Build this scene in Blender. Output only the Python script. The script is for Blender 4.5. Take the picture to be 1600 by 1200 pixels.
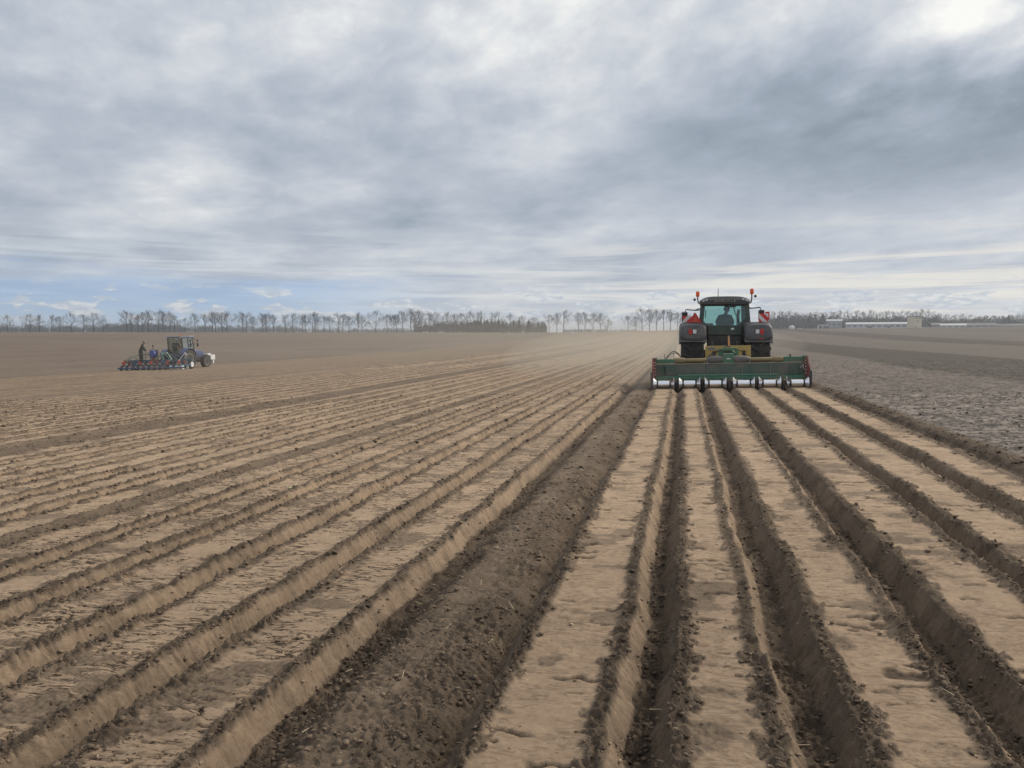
import bpy, bmesh, math, random
import numpy as np
from mathutils import Vector, Matrix

for o in list(bpy.data.objects):
    bpy.data.objects.remove(o, do_unlink=True)
scene = bpy.context.scene
C = scene.collection
R = math.radians

# ------------------------------------------------------------------ camera
cd = bpy.data.cameras.new('camera')
cam = bpy.data.objects.new('camera', cd); C.objects.link(cam)
cd.sensor_width = 36.0
cd.lens = 36.0 * 1202 / 1600
cd.clip_start = 0.1; cd.clip_end = 9000
CAM_H = 1.62
cam.location = (0, 0, CAM_H)
PITCH = math.atan(77 / 1202)
YAW = R(12.544)
cam.rotation_euler = (math.pi / 2 - PITCH, 0, YAW)
scene.camera = cam
scene.render.resolution_x = 1024; scene.render.resolution_y = 768

# ------------------------------------------------------------------ sun and sky
SUN_AZ = R(52)          # from +Y (the row direction) towards +X
SUN_EL = R(38)
sd = bpy.data.lights.new('sun', 'SUN')
sd.energy = 2.5; sd.angle = R(11); sd.color = (1.0, 0.91, 0.79)
sun = bpy.data.objects.new('sun', sd); C.objects.link(sun)
sdir = Vector((math.sin(SUN_AZ) * math.cos(SUN_EL), math.cos(SUN_AZ) * math.cos(SUN_EL), math.sin(SUN_EL)))
sun.rotation_euler = sdir.to_track_quat('Z', 'Y').to_euler()
sun.location = (30, 30, 60)

scene.view_settings.view_transform = 'Standard'
scene.view_settings.look = 'None'
scene.view_settings.exposure = 0.06
scene.view_settings.gamma = 1.0
scene.view_settings.use_curve_mapping = False
scene.render.engine = 'CYCLES'

world = bpy.data.worlds.new('World'); scene.world = world
world.use_nodes = True
wt = world.node_tree; wt.nodes.clear()

class NT:
    """small helper to write node graphs as expressions"""
    def __init__(s, t): s.t = t
    def n(s, typ, **k):
        x = s.t.nodes.new(typ)
        for a, b in k.items(): setattr(x, a, b)
        return x
    def put(s, sock, v):
        if hasattr(v, 'is_output'): s.t.links.new(v, sock)
        elif isinstance(v, (tuple, list)) and len(v) == 3 and sock.type == 'RGBA': sock.default_value = (*v, 1)
        else: sock.default_value = v
    def m(s, op, a, b=None, c=None, clamp=False):
        x = s.n('ShaderNodeMath', operation=op, use_clamp=clamp)
        s.put(x.inputs[0], a)
        if b is not None: s.put(x.inputs[1], b)
        if c is not None: s.put(x.inputs[2], c)
        return x.outputs[0]
    def ss(s, v, a, b):                                    # smoothstep a..b
        x = s.n('ShaderNodeMapRange', interpolation_type='SMOOTHSTEP')
        s.put(x.inputs[0], v); s.put(x.inputs[1], a); s.put(x.inputs[2], b)
        return x.outputs[0]
    def mix(s, f, a, b, bt='MIX'):
        x = s.n('ShaderNodeMix', data_type='RGBA', blend_type=bt)
        s.put(x.inputs[0], f); s.put(x.inputs[6], a); s.put(x.inputs[7], b)
        return x.outputs[2]
    def noise(s, vec, scale, detail=4, rough=.55, dist=0, dim='3D'):
        x = s.n('ShaderNodeTexNoise', noise_dimensions=dim)
        if vec is not None: s.put(x.inputs['Vector'], vec)
        s.put(x.inputs['Scale'], scale); s.put(x.inputs['Detail'], detail)
        s.put(x.inputs['Roughness'], rough); s.put(x.inputs['Distortion'], dist)
        return x.outputs[0]
    def xyz(s, x, y, z):
        c = s.n('ShaderNodeCombineXYZ')
        s.put(c.inputs[0], x); s.put(c.inputs[1], y); s.put(c.inputs[2], z)
        return c.outputs[0]

def build_sky():
    g = NT(wt)
    tc = g.n('ShaderNodeTexCoord')
    sp = g.n('ShaderNodeSeparateXYZ'); wt.links.new(tc.outputs['Generated'], sp.inputs[0])
    x, y, z = sp.outputs
    sky = g.n('ShaderNodeTexSky', sky_type='NISHITA')
    sky.sun_disc = False; sky.sun_elevation = SUN_EL; sky.sun_rotation = SUN_AZ
    sky.air_density = 1.0; sky.dust_density = 0.6; sky.ozone_density = 1.5
    up = g.n('ShaderNodeVectorMath', operation='NORMALIZE'); wt.links.new(g.xyz(x, y, g.m('ADD', g.m('MULTIPLY', g.m('MAXIMUM', z, 0.0), 1.6), .16)), up.inputs[0]); wt.links.new(up.outputs[0], sky.inputs['Vector'])
    bsky = g.n('ShaderNodeBackground'); wt.links.new(sky.outputs[0], bsky.inputs[0]); bsky.inputs[1].default_value = 0.15
    el = g.m('MULTIPLY', g.m('ARCSINE', z), 57.2958)                # elevation, degrees
    az = g.m('MULTIPLY', g.m('ARCTAN2', x, y), 57.2958)             # azimuth from +Y, degrees
    # the cloud deck: a layer overhead, seen in perspective
    zz = g.m('ADD', g.m('MAXIMUM', z, 0.0), 0.085)
    px = g.m('DIVIDE', x, zz); py = g.m('DIVIDE', y, zz)
    deck = g.xyz(px, py, 0.0)
    # streets of cloud run a little across the view
    hl = g.m('SQRT', g.m('ADD', g.m('MULTIPLY', x, x), g.m('ADD', g.m('MULTIPLY', y, y), 1e-5)))
    hx = g.m('DIVIDE', x, hl); hy = g.m('DIVIDE', y, hl)
    fe = g.m('MULTIPLY', g.m('LOGARITHM', g.m('ADD', g.m('MULTIPLY', g.m('MAXIMUM', el, -2.0), .25), 1.0), 2.718), 3.0)
    st = g.xyz(g.m('MULTIPLY', hx, 4.4), g.m('ADD', g.m('MULTIPLY', hy, 4.4), g.m('MULTIPLY', fe, .12)), g.m('SUBTRACT', fe, g.m('MULTIPLY', hx, 1.1)))
    big = g.noise(st, 0.8, 2, .5, .2)
    mid = g.noise(st, 1.75, 5, .52, .15)
    fine = g.noise(st, 5.2, 6, .62, .3)
    v = g.m('ADD', g.m('ADD', g.m('MULTIPLY', big, .55), g.m('MULTIPLY', mid, .62)), g.m('MULTIPLY', fine, .24))
    v = g.m('SUBTRACT', v, .705)                                     # about -.3 .. .3
    # glow round the veiled sun
    dt = g.n('ShaderNodeVectorMath', operation='DOT_PRODUCT'); wt.links.new(tc.outputs['Generated'], dt.inputs[0]); dt.inputs[1].default_value = sdir
    cs = g.m('MAXIMUM', dt.outputs['Value'], 0.0)
    glow = g.m('POWER', cs, 7.0)
    lum = g.m('ADD', g.m('MULTIPLY', v, 1.35), .585)
    lum = g.m('ADD', lum, g.m('MULTIPLY', glow, .88))
    hi = g.ss(el, 4.0, 34.0)
    lum = g.m('ADD', lum, g.m('MULTIPLY', hi, .09))
    # a heavier bank of cloud to the right of the row ends
    wv = g.m('MULTIPLY', g.m('SUBTRACT', mid, .5), 22.0)
    qa = g.m('DIVIDE', g.m('ADD', g.m('SUBTRACT', az, 18.0), wv), 19.0); qe = g.m('DIVIDE', g.m('ADD', g.m('SUBTRACT', el, 13.5), g.m('MULTIPLY', wv, .42)), 4.6)
    bank = g.m('POWER', 2.718, g.m('MULTIPLY', g.m('ADD', g.m('MULTIPLY', qa, qa), g.m('MULTIPLY', qe, qe)), -1.0))
    lum = g.m('SUBTRACT', lum, g.m('MULTIPLY', bank, .52))
    cr = g.n('ShaderNodeValToRGB'); wt.links.new(lum, cr.inputs[0])
    e = cr.color_ramp.elements
    e[0].position = .10; e[0].color = (.232, .285, .345, 1)
    e[1].position = 1.0; e[1].color = (.93, .93, .90, 1)
    for p_, c_ in ((.36, (.350, .405, .485)), (.55, (.460, .507, .582)), (.75, (.625, .656, .700))):
        q = e.new(p_); q.color = (*c_, 1)
    cloud = cr.outputs[0]
    # low bands: thin bright layers far off, cream where they face the sun
    low = g.m('SUBTRACT', 1.0, g.ss(el, 2.5, 9.5))
    bandv = g.xyz(g.m('MULTIPLY', az, .035), g.m('MULTIPLY', el, .75), 1.3)
    bn = g.noise(bandv, 1.6, 5, .6, .5)
    sunw = g.ss(az, -34.0, 14.0)
    creamc = g.mix(sunw, (.66, .71, .76), (.84, .81, .73))
    bandm = g.m('MULTIPLY', g.ss(bn, .44, .62), g.m('MULTIPLY', low, .85))
    cloud = g.mix(bandm, cloud, creamc)
    cloud = g.mix(g.m('MULTIPLY', g.m('SUBTRACT', 1.0, g.ss(el, -1.0, 2.6)), .62), cloud, g.mix(sunw, (.56, .66, .75), (.66, .69, .70)))
    # the gap in the deck low on the left: clear sky with streaks
    wob = g.m('MULTIPLY', g.m('SUBTRACT', g.noise(g.xyz(g.m('MULTIPLY', az, .05), g.m('MULTIPLY', el, .5), 8.1), 1.5, 5, .6, .4), .5), 4.2)
    top = g.m('SUBTRACT', 1.0, g.ss(g.m('ADD', el, wob), 3.3, 4.9))
    side = g.m('SUBTRACT', 1.0, g.ss(g.m('ADD', az, g.m('MULTIPLY', wob, 3.0)), -33.0, -14.0))
    gap = g.m('MULTIPLY', g.m('MULTIPLY', top, side), .72)
    # small fair-weather clouds in the gap
    cv = g.xyz(g.m('MULTIPLY', az, .24), g.m('MULTIPLY', el, .80), 2.0)
    cn = g.noise(cv, 1.35, 6, .55, .1)
    cm = g.m('MULTIPLY', g.ss(cn, .53, .575), g.m('MULTIPLY', g.ss(el, .6, 1.1), g.m('SUBTRACT', 1.0, g.ss(el, 2.6, 4.0))))
    cum = g.mix(g.ss(g.noise(cv, 4.0, 4, .6), .42, .6), (.46, .53, .62), (.74, .76, .77))
    puff = g.m('MULTIPLY', cm, .9)
    cloud = g.mix(puff, cloud, cum)
    gap = g.m('MULTIPLY', gap, g.m('SUBTRACT', 1.0, puff))
    bcl = g.n('ShaderNodeBackground'); wt.links.new(cloud, bcl.inputs[0]); bcl.inputs[1].default_value = 1.0
    ms = g.n('ShaderNodeMixShader'); wt.links.new(gap, ms.inputs[0]); wt.links.new(bcl.outputs[0], ms.inputs[1]); wt.links.new(bsky.outputs[0], ms.inputs[2])
    out = g.n('ShaderNodeOutputWorld'); wt.links.new(ms.outputs[0], out.inputs[0])
build_sky()
world.cycles.sampling_method = 'MANUAL'; world.cycles.sample_map_resolution = 512

# ------------------------------------------------------------------ noise on arrays
def _h(ix, iy, seed):
    a = (ix.astype(np.int64) * 374761393 + iy.astype(np.int64) * 668265263 + seed * 1442695041) & 0xffffffff
    a = ((a ^ (a >> 13)) * 1274126177) & 0xffffffff
    a = ((a ^ (a >> 16)) * 2246822519) & 0xffffffff
    return ((a ^ (a >> 15)) & 0xffff).astype(np.float32) / 65535.0
def vn(x, y, seed=0):
    """value noise in -1..1"""
    fx = np.floor(x); fy = np.floor(y)
    tx = (x - fx).astype(np.float32); ty = (y - fy).astype(np.float32)
    tx = tx * tx * tx * (tx * (tx * 6 - 15) + 10); ty = ty * ty * ty * (ty * (ty * 6 - 15) + 10)
    a = _h(fx, fy, seed); b = _h(fx + 1, fy, seed); c = _h(fx, fy + 1, seed); d = _h(fx + 1, fy + 1, seed)
    u = a + (b - a) * tx; w = c + (d - c) * tx
    return (u + (w - u) * ty) * 2 - 1
def fbm(x, y, seed=0, o=4, g=.5):
    s = 0; a = 1; t = 0
    for i in range(o):
        s = s + a * vn(x, y, seed + 17 * i); t += a
        x = x * 2.03 + 11.3; y = y * 2.03 - 7.1; a *= g
    return s / t
def sst(v, a, b):
    t = np.clip((v - a) / (b - a), 0, 1); return t * t * (3 - 2 * t)

# ------------------------------------------------------------------ the lie of the land
def G(x, y):
    """height of the smooth ground"""
    x = np.asarray(x, float); y = np.asarray(y, float)
    d = np.hypot(x, y)
    cross = np.where(x < 0, np.where(x > -44, .0265 * x, -1.166 - .18 * (1 - np.exp((x + 44) / 7))), .30 * np.tanh(x * .0265 / .30))
    rise = 4.25 * sst(d, 62, 440)
    right = 2.2 * sst(x, 15, 190) * sst(d, 170, 700)
    swell = .35 * fbm(x * .004 + 3, y * .004, 5, 2) * sst(d, 120, 400)
    return cross + rise + right + swell
def Gz(x, y): return float(G(x, y))

# ------------------------------------------------------------------ the tilled field
PALE = np.array((.375, .273, .185)); MOIST = np.array((.086, .064, .046)); MID = np.array((.200, .150, .107))
GREY = np.array((.155, .133, .113)); FAWN = np.array((.165, .126, .096))
BEDS = [(-.77, -.35), (.06, .34), (.78, 1.13), (1.55, 1.98), (2.30, 2.70), (3.08, 3.47)]
c_ = -2.12; left_beds = []
for i in range(5): left_beds.append((c_ - .20, c_ + .19)); c_ -= .775
left2 = []; c_ -= .02
for i in range(6): left2.append((c_ - .19, c_ + .19)); c_ -= .82
left3 = []; c_ -= .86
for i in range(13): left3.append((c_ - .18, c_ + .18)); c_ -= .79
STRIP_END = c_
def profile():
    P = []                                                  # x, z, dryness and slope shade, crumb, cracks
    def bed(L, Rr, ck, sl=True, sr=True, dry=1.0, dep=.125, cd=.16):
        if sl is True: P.extend([(L - .158, -dep, .12, 1.0, 0), (L - .146, -dep + .014, .34, .50, .1), (L - .088, -.016, .36, .42, .2), (L - .078, .010, cd, 1, 0)])  # left slopes darker than right: moisture and shade both put into the colour
        elif L < -.8: P.extend([(L - .16, -.03, .32, .8, 0), (L - .08, .0, .32, .8, 0)])
        P.extend([(L - .016, .008, cd, .95, 0), (L + .016, 0, dry * .92, .1, ck * .5), (L + .05, 0, dry, 0, ck), (Rr - .05, 0, dry, 0, ck), (Rr - .016, 0, dry * .92, .1, ck * .5), (Rr + .016, .008, cd, .95, 0)])
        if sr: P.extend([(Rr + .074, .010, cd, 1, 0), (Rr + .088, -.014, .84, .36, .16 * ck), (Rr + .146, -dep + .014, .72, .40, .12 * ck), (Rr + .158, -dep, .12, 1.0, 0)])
        else: P.extend([(Rr + .08, .0, .34, .8, 0), (Rr + .16, -.03, .32, .8, 0)])
    for i, (L, Rr) in enumerate(BEDS):
        bed(L, Rr, .32, sl=i > 0, sr=i < 5)
    # the loose strip between two passes
    for x, z, d, c in ((-1.64, -.12, .10, 1.0), (-1.57, -.075, .12, 1.0), (-1.50, -.03, .20, .9), (-1.44, -.005, .36, .6), (-1.27, .004, .42, .5), (-1.19, .008, .26, .85), (-1.02, -.01, .20, .9), (-.95, -.05, .12, 1.0), (-.925, -.075, .05, .9), (-.905, -.08, .35, .1), (-.845, -.015, .40, .1), (-.835, .0, .10, 1)):
        P.append((x, z, d, c, 0))
    # raw edge right of the last bed, then the stubble
    for x, z, d, c in ((3.66, .02, .08, 1.2), (3.72, .06, .08, 1.2), (3.84, .075, .10, 1.1), (3.95, .06, .2, 1.0)):
        P.append((x, z, d, c, 0))
    for i, (L, Rr) in enumerate(left_beds): bed(L, Rr, 1.0, sl=i < 4, sr=True, cd=.24)
    for i, (L, Rr) in enumerate(left2): bed(L, Rr, .55, sl=i < 5, sr=i > 0, dep=.11, cd=.26)
    for i, (L, Rr) in enumerate(left3): bed(L, Rr, .5, sl=True, sr=i > 0, dep=.09, cd=.22)
    x = STRIP_END + .1
    for a in np.arange(x, x - 1.4, -.3): P.append((a, -.02, .46, .7, 0))
    x -= 1.6
    k = 0
    while x > -41.2:
        q = .16 * ((k * 7) % 5) / 4
        P.append((x, .02, .72 - q, .3, .5)); P.append((x - .22, .015, .64 - q, .3, .5)); P.append((x - .32, -.06, .16 + q, .7, 0)); P.append((x - .46, -.05, .22 + q, .6, 0))
        x -= .66; k += 1
    P.append((-41.5, -.05, .15, .9, 0)); P.append((-41.75, -.02, .25, .7, 0))
    P.sort()
    return np.array(P)
PR = profile()
def field(x, y, lod):
    """height above the smooth ground, soil colour, roughness of the crumb; lod = grid step"""
    n = x.size
    keep = sst(y, 420, 120)                                  # ridges flatten out of sight
    # the edges of the beds wander
    w = .022 * vn(y * .9, x * 1.9, 1) + .016 * vn(x * 2.2, y * 4.1, 2)
    if lod < .1: w = w + .016 * fbm(x * 9, y * 15, 3, 3, .6)
    xw = x + w
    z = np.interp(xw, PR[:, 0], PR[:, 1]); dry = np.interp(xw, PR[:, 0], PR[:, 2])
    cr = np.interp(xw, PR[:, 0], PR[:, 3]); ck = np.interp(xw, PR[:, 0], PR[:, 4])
    if lod < .1:                                             # crumb spills over the edges in tongues
        near = np.maximum(np.interp(xw + .055, PR[:, 0], PR[:, 3]), np.interp(xw - .055, PR[:, 0], PR[:, 3])).clip(0, 1)
        spill = sst(near * .55 + .75 * fbm(x * 5, y * 9, 14, 3, .6), .52, .72) * (1 - cr).clip(0, 1) * np.where(z < -.012, .35, 1.0)
        cr = cr + .8 * spill; dry = dry * (1 - .62 * spill); ck = ck * (1 - spill)
    stub = sst(x + .10 * fbm(x * 2, y * 2, 9, 2), 3.88, 4.02)
    raw = sst(x, -41.7, -42.2)
    z = np.where(x > 3.95, .06, z); z = np.where(x < -41.7, -.01, z)
    cr = cr * (1 - stub) * (1 - raw); ck = ck * (1 - stub) * (1 - raw)
    dry = np.clip(dry + .10 * fbm(x * 1.3, y * .6, 12, 3) + .22 * cr * fbm(x * 5, y * 4, 13, 3), 0, 1)
    # patches of crumb thrown on the flats, crust showing on the strip
    thr = fbm(x * 1.7, y * 3.2, 21, 3)
    thrown = sst(thr + .10 * vn(x * 14, y * 24, 22), .30, .42) * (1 - cr) * (z > -.004) * .75
    z = z + 0.0
    far = 1.0 if lod < .1 else .5
    f1 = fbm(x * 7, y * 7, 31, 3); 
    amp = np.clip(cr + thrown * .5, 0, 1.3)
    f2 = 0
    if lod < .05:
        f2 = np.abs(fbm(x * 24, y * 24, 41, 3))
        f3 = vn(x * 60, y * 60, 43) if lod < .02 else 0
        z = z + amp * (.022 * f1 + .050 * (f2 - .18) + .009 * f3)
        wr = fbm(x * 7 + .8 * vn(x * 9, y * 9, 46), y * 27 + 1.2 * vn(x * 5, y * 6, 47), 44, 3) * (.5 + .9 * np.clip(.5 + fbm(x * 1.4, y * 1.4, 48, 2), 0, 1))
        gr = fbm(x * 30, y * 34, 49, 2)
        z = z + (1 - amp.clip(0, 1)) * (.005 * f1 + .0032 * wr + .0022 * gr)
    else:
        z = z + amp * .022 * f1 * far
    # pressed slopes slump in tilted scallops
    slope = ((z < -.02) & (cr < .75)).astype(float)
    sc = vn((y + .9 * x) * 5.5, x * 2 + y * .5, 51)
    sg = .5 + .5 * vn(y * 1.1, x * 1.3, 53)
    z = z + slope * (.020 * sc * (.3 + sg) + .016 * fbm(x * 9, y * 7, 54, 3, .6) - .024 * sg * sst(np.abs(vn((y - .8 * x) * 4.3 + .6 * vn(x * 7, y * 5, 55), x * 1.2, 52)), .09, .0))
    # cracks
    crackm = np.zeros(n)
    if lod < .05:
        wx = x + .05 * vn(x * 6, y * 6, 61); wy = y + .020 * vn(x * 15, y * 9, 62)
        gate = fbm(x * 1.1 + 5, y * 1.6, 63, 2)
        c1 = np.abs(vn(wx * 4.2, wy * 26, 64) + .25 * vn(wx * 13, wy * 50, 66))
        wdt = .05 + .05 * np.clip(gate, -.5, .6)
        crackm = sst(c1, wdt + .03, wdt * .35) * ck * sst(gate, -.05, .35)
        c2 = np.abs(vn(wx * 7, wy * 7, 65))
        crackm = np.maximum(crackm, sst(c2, .045, .012) * ck * sst(gate, .2, .45) * .9)
        # torn lumps on the fresh beds
        tg = vn(x * 2.6, y * 3.4, 71)
        torn = sst(vn(wx * 4.5, wy * 24, 72) + .3 * vn(x * 22, y * 40, 73), .52, .60) * sst(tg, .05, .3) * (x > -.9) * (1 - cr).clip(0, 1) * (z > -.03) * (1 - stub)
        crackm = np.maximum(crackm, torn * .8)
        z = z - .018 * crackm
    # stubble: clods and crusted lumps
    s1 = fbm(x * 3.2, y * 3.6, 81, 3); s2 = fbm(x * 11, y * 21, 82, 3, .6)
    if lod < .1: z = z + stub * (.034 * s1 + .040 * np.abs(s2))
    else: z = z + stub * .02 * s1
    z = z + raw * .018 * f1
    # colour: dry crust against moist crumb
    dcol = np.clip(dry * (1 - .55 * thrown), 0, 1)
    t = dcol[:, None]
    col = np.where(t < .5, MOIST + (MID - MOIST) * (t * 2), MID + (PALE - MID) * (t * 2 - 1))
    col = col + (MOIST * .40 - col) * (crackm * .92)[:, None]
    if lod < .05: col = col * (1 + (1 - amp.clip(0, 1)) * (.08 * wr + .09 * gr))[:, None]
    if lod < .05:
        col = col * (1 + .22 * amp[:, None] * (f2 - .3)[:, None] * 2) * (1 + .10 * f1[:, None])
    # bands of stubble worked at different times
    b = x + 1.2 * fbm(x * .05, y * .03, 91, 2)
    band = 1 - .36 * (sst(b, 9.3, 10.3) * sst(b, 18, 17)) - .30 * (sst(b, 33, 34) * sst(b, 47, 46)) - .12 * sst(b, 80, 84)
    sm = np.clip(.5 + 1.1 * s2 + .5 * s1, 0, 1)
    sm = sm ** 1.9 if lod < .05 else (.31 + .55 * (sm - .5) if lod < .1 else .30 + .10 * s1); gcol = (GREY * .56 + (GREY * 1.85 - GREY * .56) * np.asarray(sm)[:, None]) * band[:, None]
    col = col + (gcol - col) * stub[:, None]
    rcol = FAWN * (1 + .16 * fbm(x * .25, y * .08, 95, 3) + .16 * f1 + .14 * fbm(x * 1.6, y * .22, 96, 3))[:, None]
    col = col + (rcol - col) * raw[:, None]
    # the worked soil's colour is darkened towards the near end; patches dry unevenly
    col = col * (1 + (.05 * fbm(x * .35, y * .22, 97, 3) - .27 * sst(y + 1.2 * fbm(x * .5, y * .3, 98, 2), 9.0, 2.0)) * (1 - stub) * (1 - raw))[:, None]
    edge = np.clip(amp + stub * .8, 0, 1)
    return z * np.maximum(keep, .25), np.clip(col, .01, .9), np.stack([np.maximum(edge, .25 * raw), np.clip(ck * (1 - thrown), 0, 1)], 1)

XL = lambda y: -1.06 * y - 1.3
XR = lambda y: .42 * y + 1.3
BANDS = [(1.8, 4.2, .0085, .0085), (4.2, 9.0, .017, .018), (9.0, 20.0, .034, .045), (20.0, 45.0, .068, .13), (45.0, 100.0, .136, .4), (100.0, 420.0, .272, 3.0)]
def make_field():
    V = []; F = []; COL = []; CR = []; base = 0
    for bi, (y0, y1, dx, dy) in enumerate(BANDS):
        ny = int(round((y1 - y0) / dy)) + 1
        ys = np.linspace(y0, y1, ny)
        xl, xr = (XL(y1), XR(y1)) if bi < 5 else (-48, 12)
        i0 = math.floor(xl / dx / 2) * 2; i1 = math.ceil(xr / dx / 2) * 2
        xs = np.arange(i0, i1 + 1) * dx
        nx = xs.size
        X, Y = np.meshgrid(xs, ys)
        if bi < 5: use = (X > XL(Y + dy * 2) - 2 * dx) & (X < XR(Y + dy * 2) + 2 * dx)
        else: use = np.ones_like(X, bool)
        idx = np.full(X.shape, -1, np.int64)
        x = X[use]; y = Y[use]
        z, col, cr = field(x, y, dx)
        if bi == 5: z = z * sst(y, 400, 250)
        Z = np.zeros(X.shape); Z[use] = z + G(x, y)
        # stitch: the far row of a band takes the heights of the coarser grid beyond it
        if bi < 5:
            r = -1
            zz, _, _ = field(X[r], Y[r], BANDS[bi + 1][2]); zz = zz + G(X[r], Y[r])
            j = np.arange(nx); odd = (np.arange(i0, i1 + 1) % 2) != 0
            zz2 = zz.copy(); zz2[1:-1] = np.where(odd[1:-1], .5 * (zz[:-2] + zz[2:]), zz[1:-1])
            Z[r] = zz2
        idx[use] = np.arange(use.sum()) + base
        V.append(np.stack([x, y, Z[use]], 1)); COL.append(col); CR.append(cr)
        a, b, c, d = idx[:-1, :-1], idx[:-1, 1:], idx[1:, 1:], idx[1:, :-1]
        ok = (a >= 0) & (b >= 0) & (c >= 0) & (d >= 0)
        F.append(np.stack([a[ok], b[ok], c[ok], d[ok]], 1))
        base += x.size
    return grid_mesh('tilled_field', np.concatenate(V), np.concatenate(F), np.concatenate(COL), np.concatenate(CR))
def grid_mesh(name, V, F, COL, CR):
    me = bpy.data.meshes.new(name)
    nv, nf = len(V), len(F)
    me.vertices.add(nv); me.vertices.foreach_set('co', V.astype(np.float32).ravel())
    me.loops.add(nf * 4); me.loops.foreach_set('vertex_index', F.astype(np.int32).ravel())
    me.polygons.add(nf); me.polygons.foreach_set('loop_start', np.arange(0, nf * 4, 4, dtype=np.int32))
    me.polygons.foreach_set('use_smooth', np.ones(nf, bool))
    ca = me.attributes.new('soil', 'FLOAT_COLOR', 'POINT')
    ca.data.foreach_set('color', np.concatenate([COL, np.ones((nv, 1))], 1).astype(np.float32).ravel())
    fa = me.attributes.new('crumb', 'FLOAT', 'POINT'); fa.data.foreach_set('value', CR[:, 0].astype(np.float32))
    fk = me.attributes.new('crack', 'FLOAT', 'POINT'); fk.data.foreach_set('value', CR[:, 1].astype(np.float32))
    me.update(calc_edges=True)
    o = bpy.data.objects.new(name, me); C.objects.link(o)
    return o

def soil_material():
    m = bpy.data.materials.new('soil'); m.use_nodes = True
    t = m.node_tree; g = NT(t); b = t.nodes['Principled BSDF']
    at = g.n('ShaderNodeAttribute', attribute_name='soil'); ac = g.n('ShaderNodeAttribute', attribute_name='crumb')
    ge = g.n('ShaderNodeNewGeometry'); P = ge.outputs['Position']
    n1 = g.noise(P, 38, 4, .6); n2 = g.noise(P, 130, 3, .6); n3 = g.noise(P, 1.1, 3, .5); n4 = g.noise(P, 11, 4, .6)
    v = g.m('ADD', g.m('ADD', g.m('MULTIPLY', n1, .55), g.m('MULTIPLY', n2, .35)), g.m('ADD', g.m('MULTIPLY', n3, .40), g.m('MULTIPLY', n4, .40)))
    sc = g.m('ADD', .15, v)
    mm = g.n('ShaderNodeVectorMath', operation='SCALE'); t.links.new(at.outputs['Color'], mm.inputs[0]); t.links.new(sc, mm.inputs['Scale'])
    # hair cracks across the dried crust
    ak = g.n('ShaderNodeAttribute', attribute_name='crack')
    mp = g.n('ShaderNodeMapping'); t.links.new(P, mp.inputs['Vector']); mp.inputs['Scale'].default_value = (5.2, 19.0, 6.0)
    c1 = g.noise(mp.outputs[0], 1.0, 4, .60, .55)
    mp2 = g.n('ShaderNodeMapping'); t.links.new(P, mp2.inputs['Vector']); mp2.inputs['Scale'].default_value = (9.0, 34.0, 9.0)
    c2 = g.noise(mp2.outputs[0], 1.0, 2, .5, .4)
    gt = g.noise(P, 2.3, 2, .5)
    w1 = g.m('MULTIPLY', g.ss(gt, .30, .58), .046)
    l1 = g.m('SUBTRACT', 1.0, g.ss(g.m('ABSOLUTE', g.m('SUBTRACT', c1, .5)), g.m('MULTIPLY', w1, .4), g.m('ADD', w1, .002)))
    l2 = g.m('SUBTRACT', 1.0, g.ss(g.m('ABSOLUTE', g.m('SUBTRACT', c2, .47)), .006, .022))
    l2 = g.m('MULTIPLY', l2, g.ss(gt, .54, .66))
    ln = g.m('MULTIPLY', g.m('MAXIMUM', l1, g.m('MULTIPLY', l2, .7)), ak.outputs['Fac'], clamp=True)
    colr = g.mix(g.m('MULTIPLY', ln, .90), mm.outputs[0], (.030, .021, .014))
    t.links.new(colr, b.inputs['Base Color'])
    b.inputs['Roughness'].default_value = .95
    b.inputs['Specular IOR Level'].default_value = .12
    bp = g.n('ShaderNodeBump'); bp.inputs['Distance'].default_value = .012
    hgt = g.m('ADD', g.m('MULTIPLY', n1, 1.0), g.m('MULTIPLY', n2, .35))
    hgt = g.m('SUBTRACT', hgt, g.m('MULTIPLY', ln, 1.5))
    t.links.new(hgt, bp.inputs['Height'])
    t.links.new(g.m('ADD', .12, g.m('MULTIPLY', ac.outputs['Fac'], .85)), bp.inputs['Strength'])
    t.links.new(bp.outputs[0], b.inputs['Normal'])
    return m
SOIL = soil_material()
fo = make_field(); fo.data.materials.append(SOIL)
fo['kind'] = 'structure'

def make_ground():
    xs = np.unique(np.concatenate([-np.geomspace(48, 4000, 40), np.linspace(-48, 12, 41), [-46.5, 10.6], np.geomspace(12, 4000, 60), np.linspace(12, 60, 33)]))
    ys = np.unique(np.concatenate([-np.geomspace(1, 2000, 14), np.linspace(0, 100, 51), [101.], np.linspace(103, 420, 60), [418.5], np.geomspace(420, 6000, 40)]))
    X, Y = np.meshgrid(xs, ys); x = X.ravel(); y = Y.ravel()
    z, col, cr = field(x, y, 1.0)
    fan = (y > 1.8) & (y < 100) & (x > XL(y)) & (x < XR(y))
    strip = (y >= 100) & (y < 420) & (x > -48) & (x < 12)
    zz = G(x, y) + np.where(fan | strip, -.55, 0.0)
    nx = xs.size; i = np.arange(X.size).reshape(X.shape)
    F = np.stack([i[:-1, :-1].ravel(), i[:-1, 1:].ravel(), i[1:, 1:].ravel(), i[1:, :-1].ravel()], 1)
    o = grid_mesh('ground', np.stack([x, y, zz], 1), F, col, cr)
    o.data.materials.append(SOIL); o['kind'] = 'structure'
make_ground()

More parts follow.
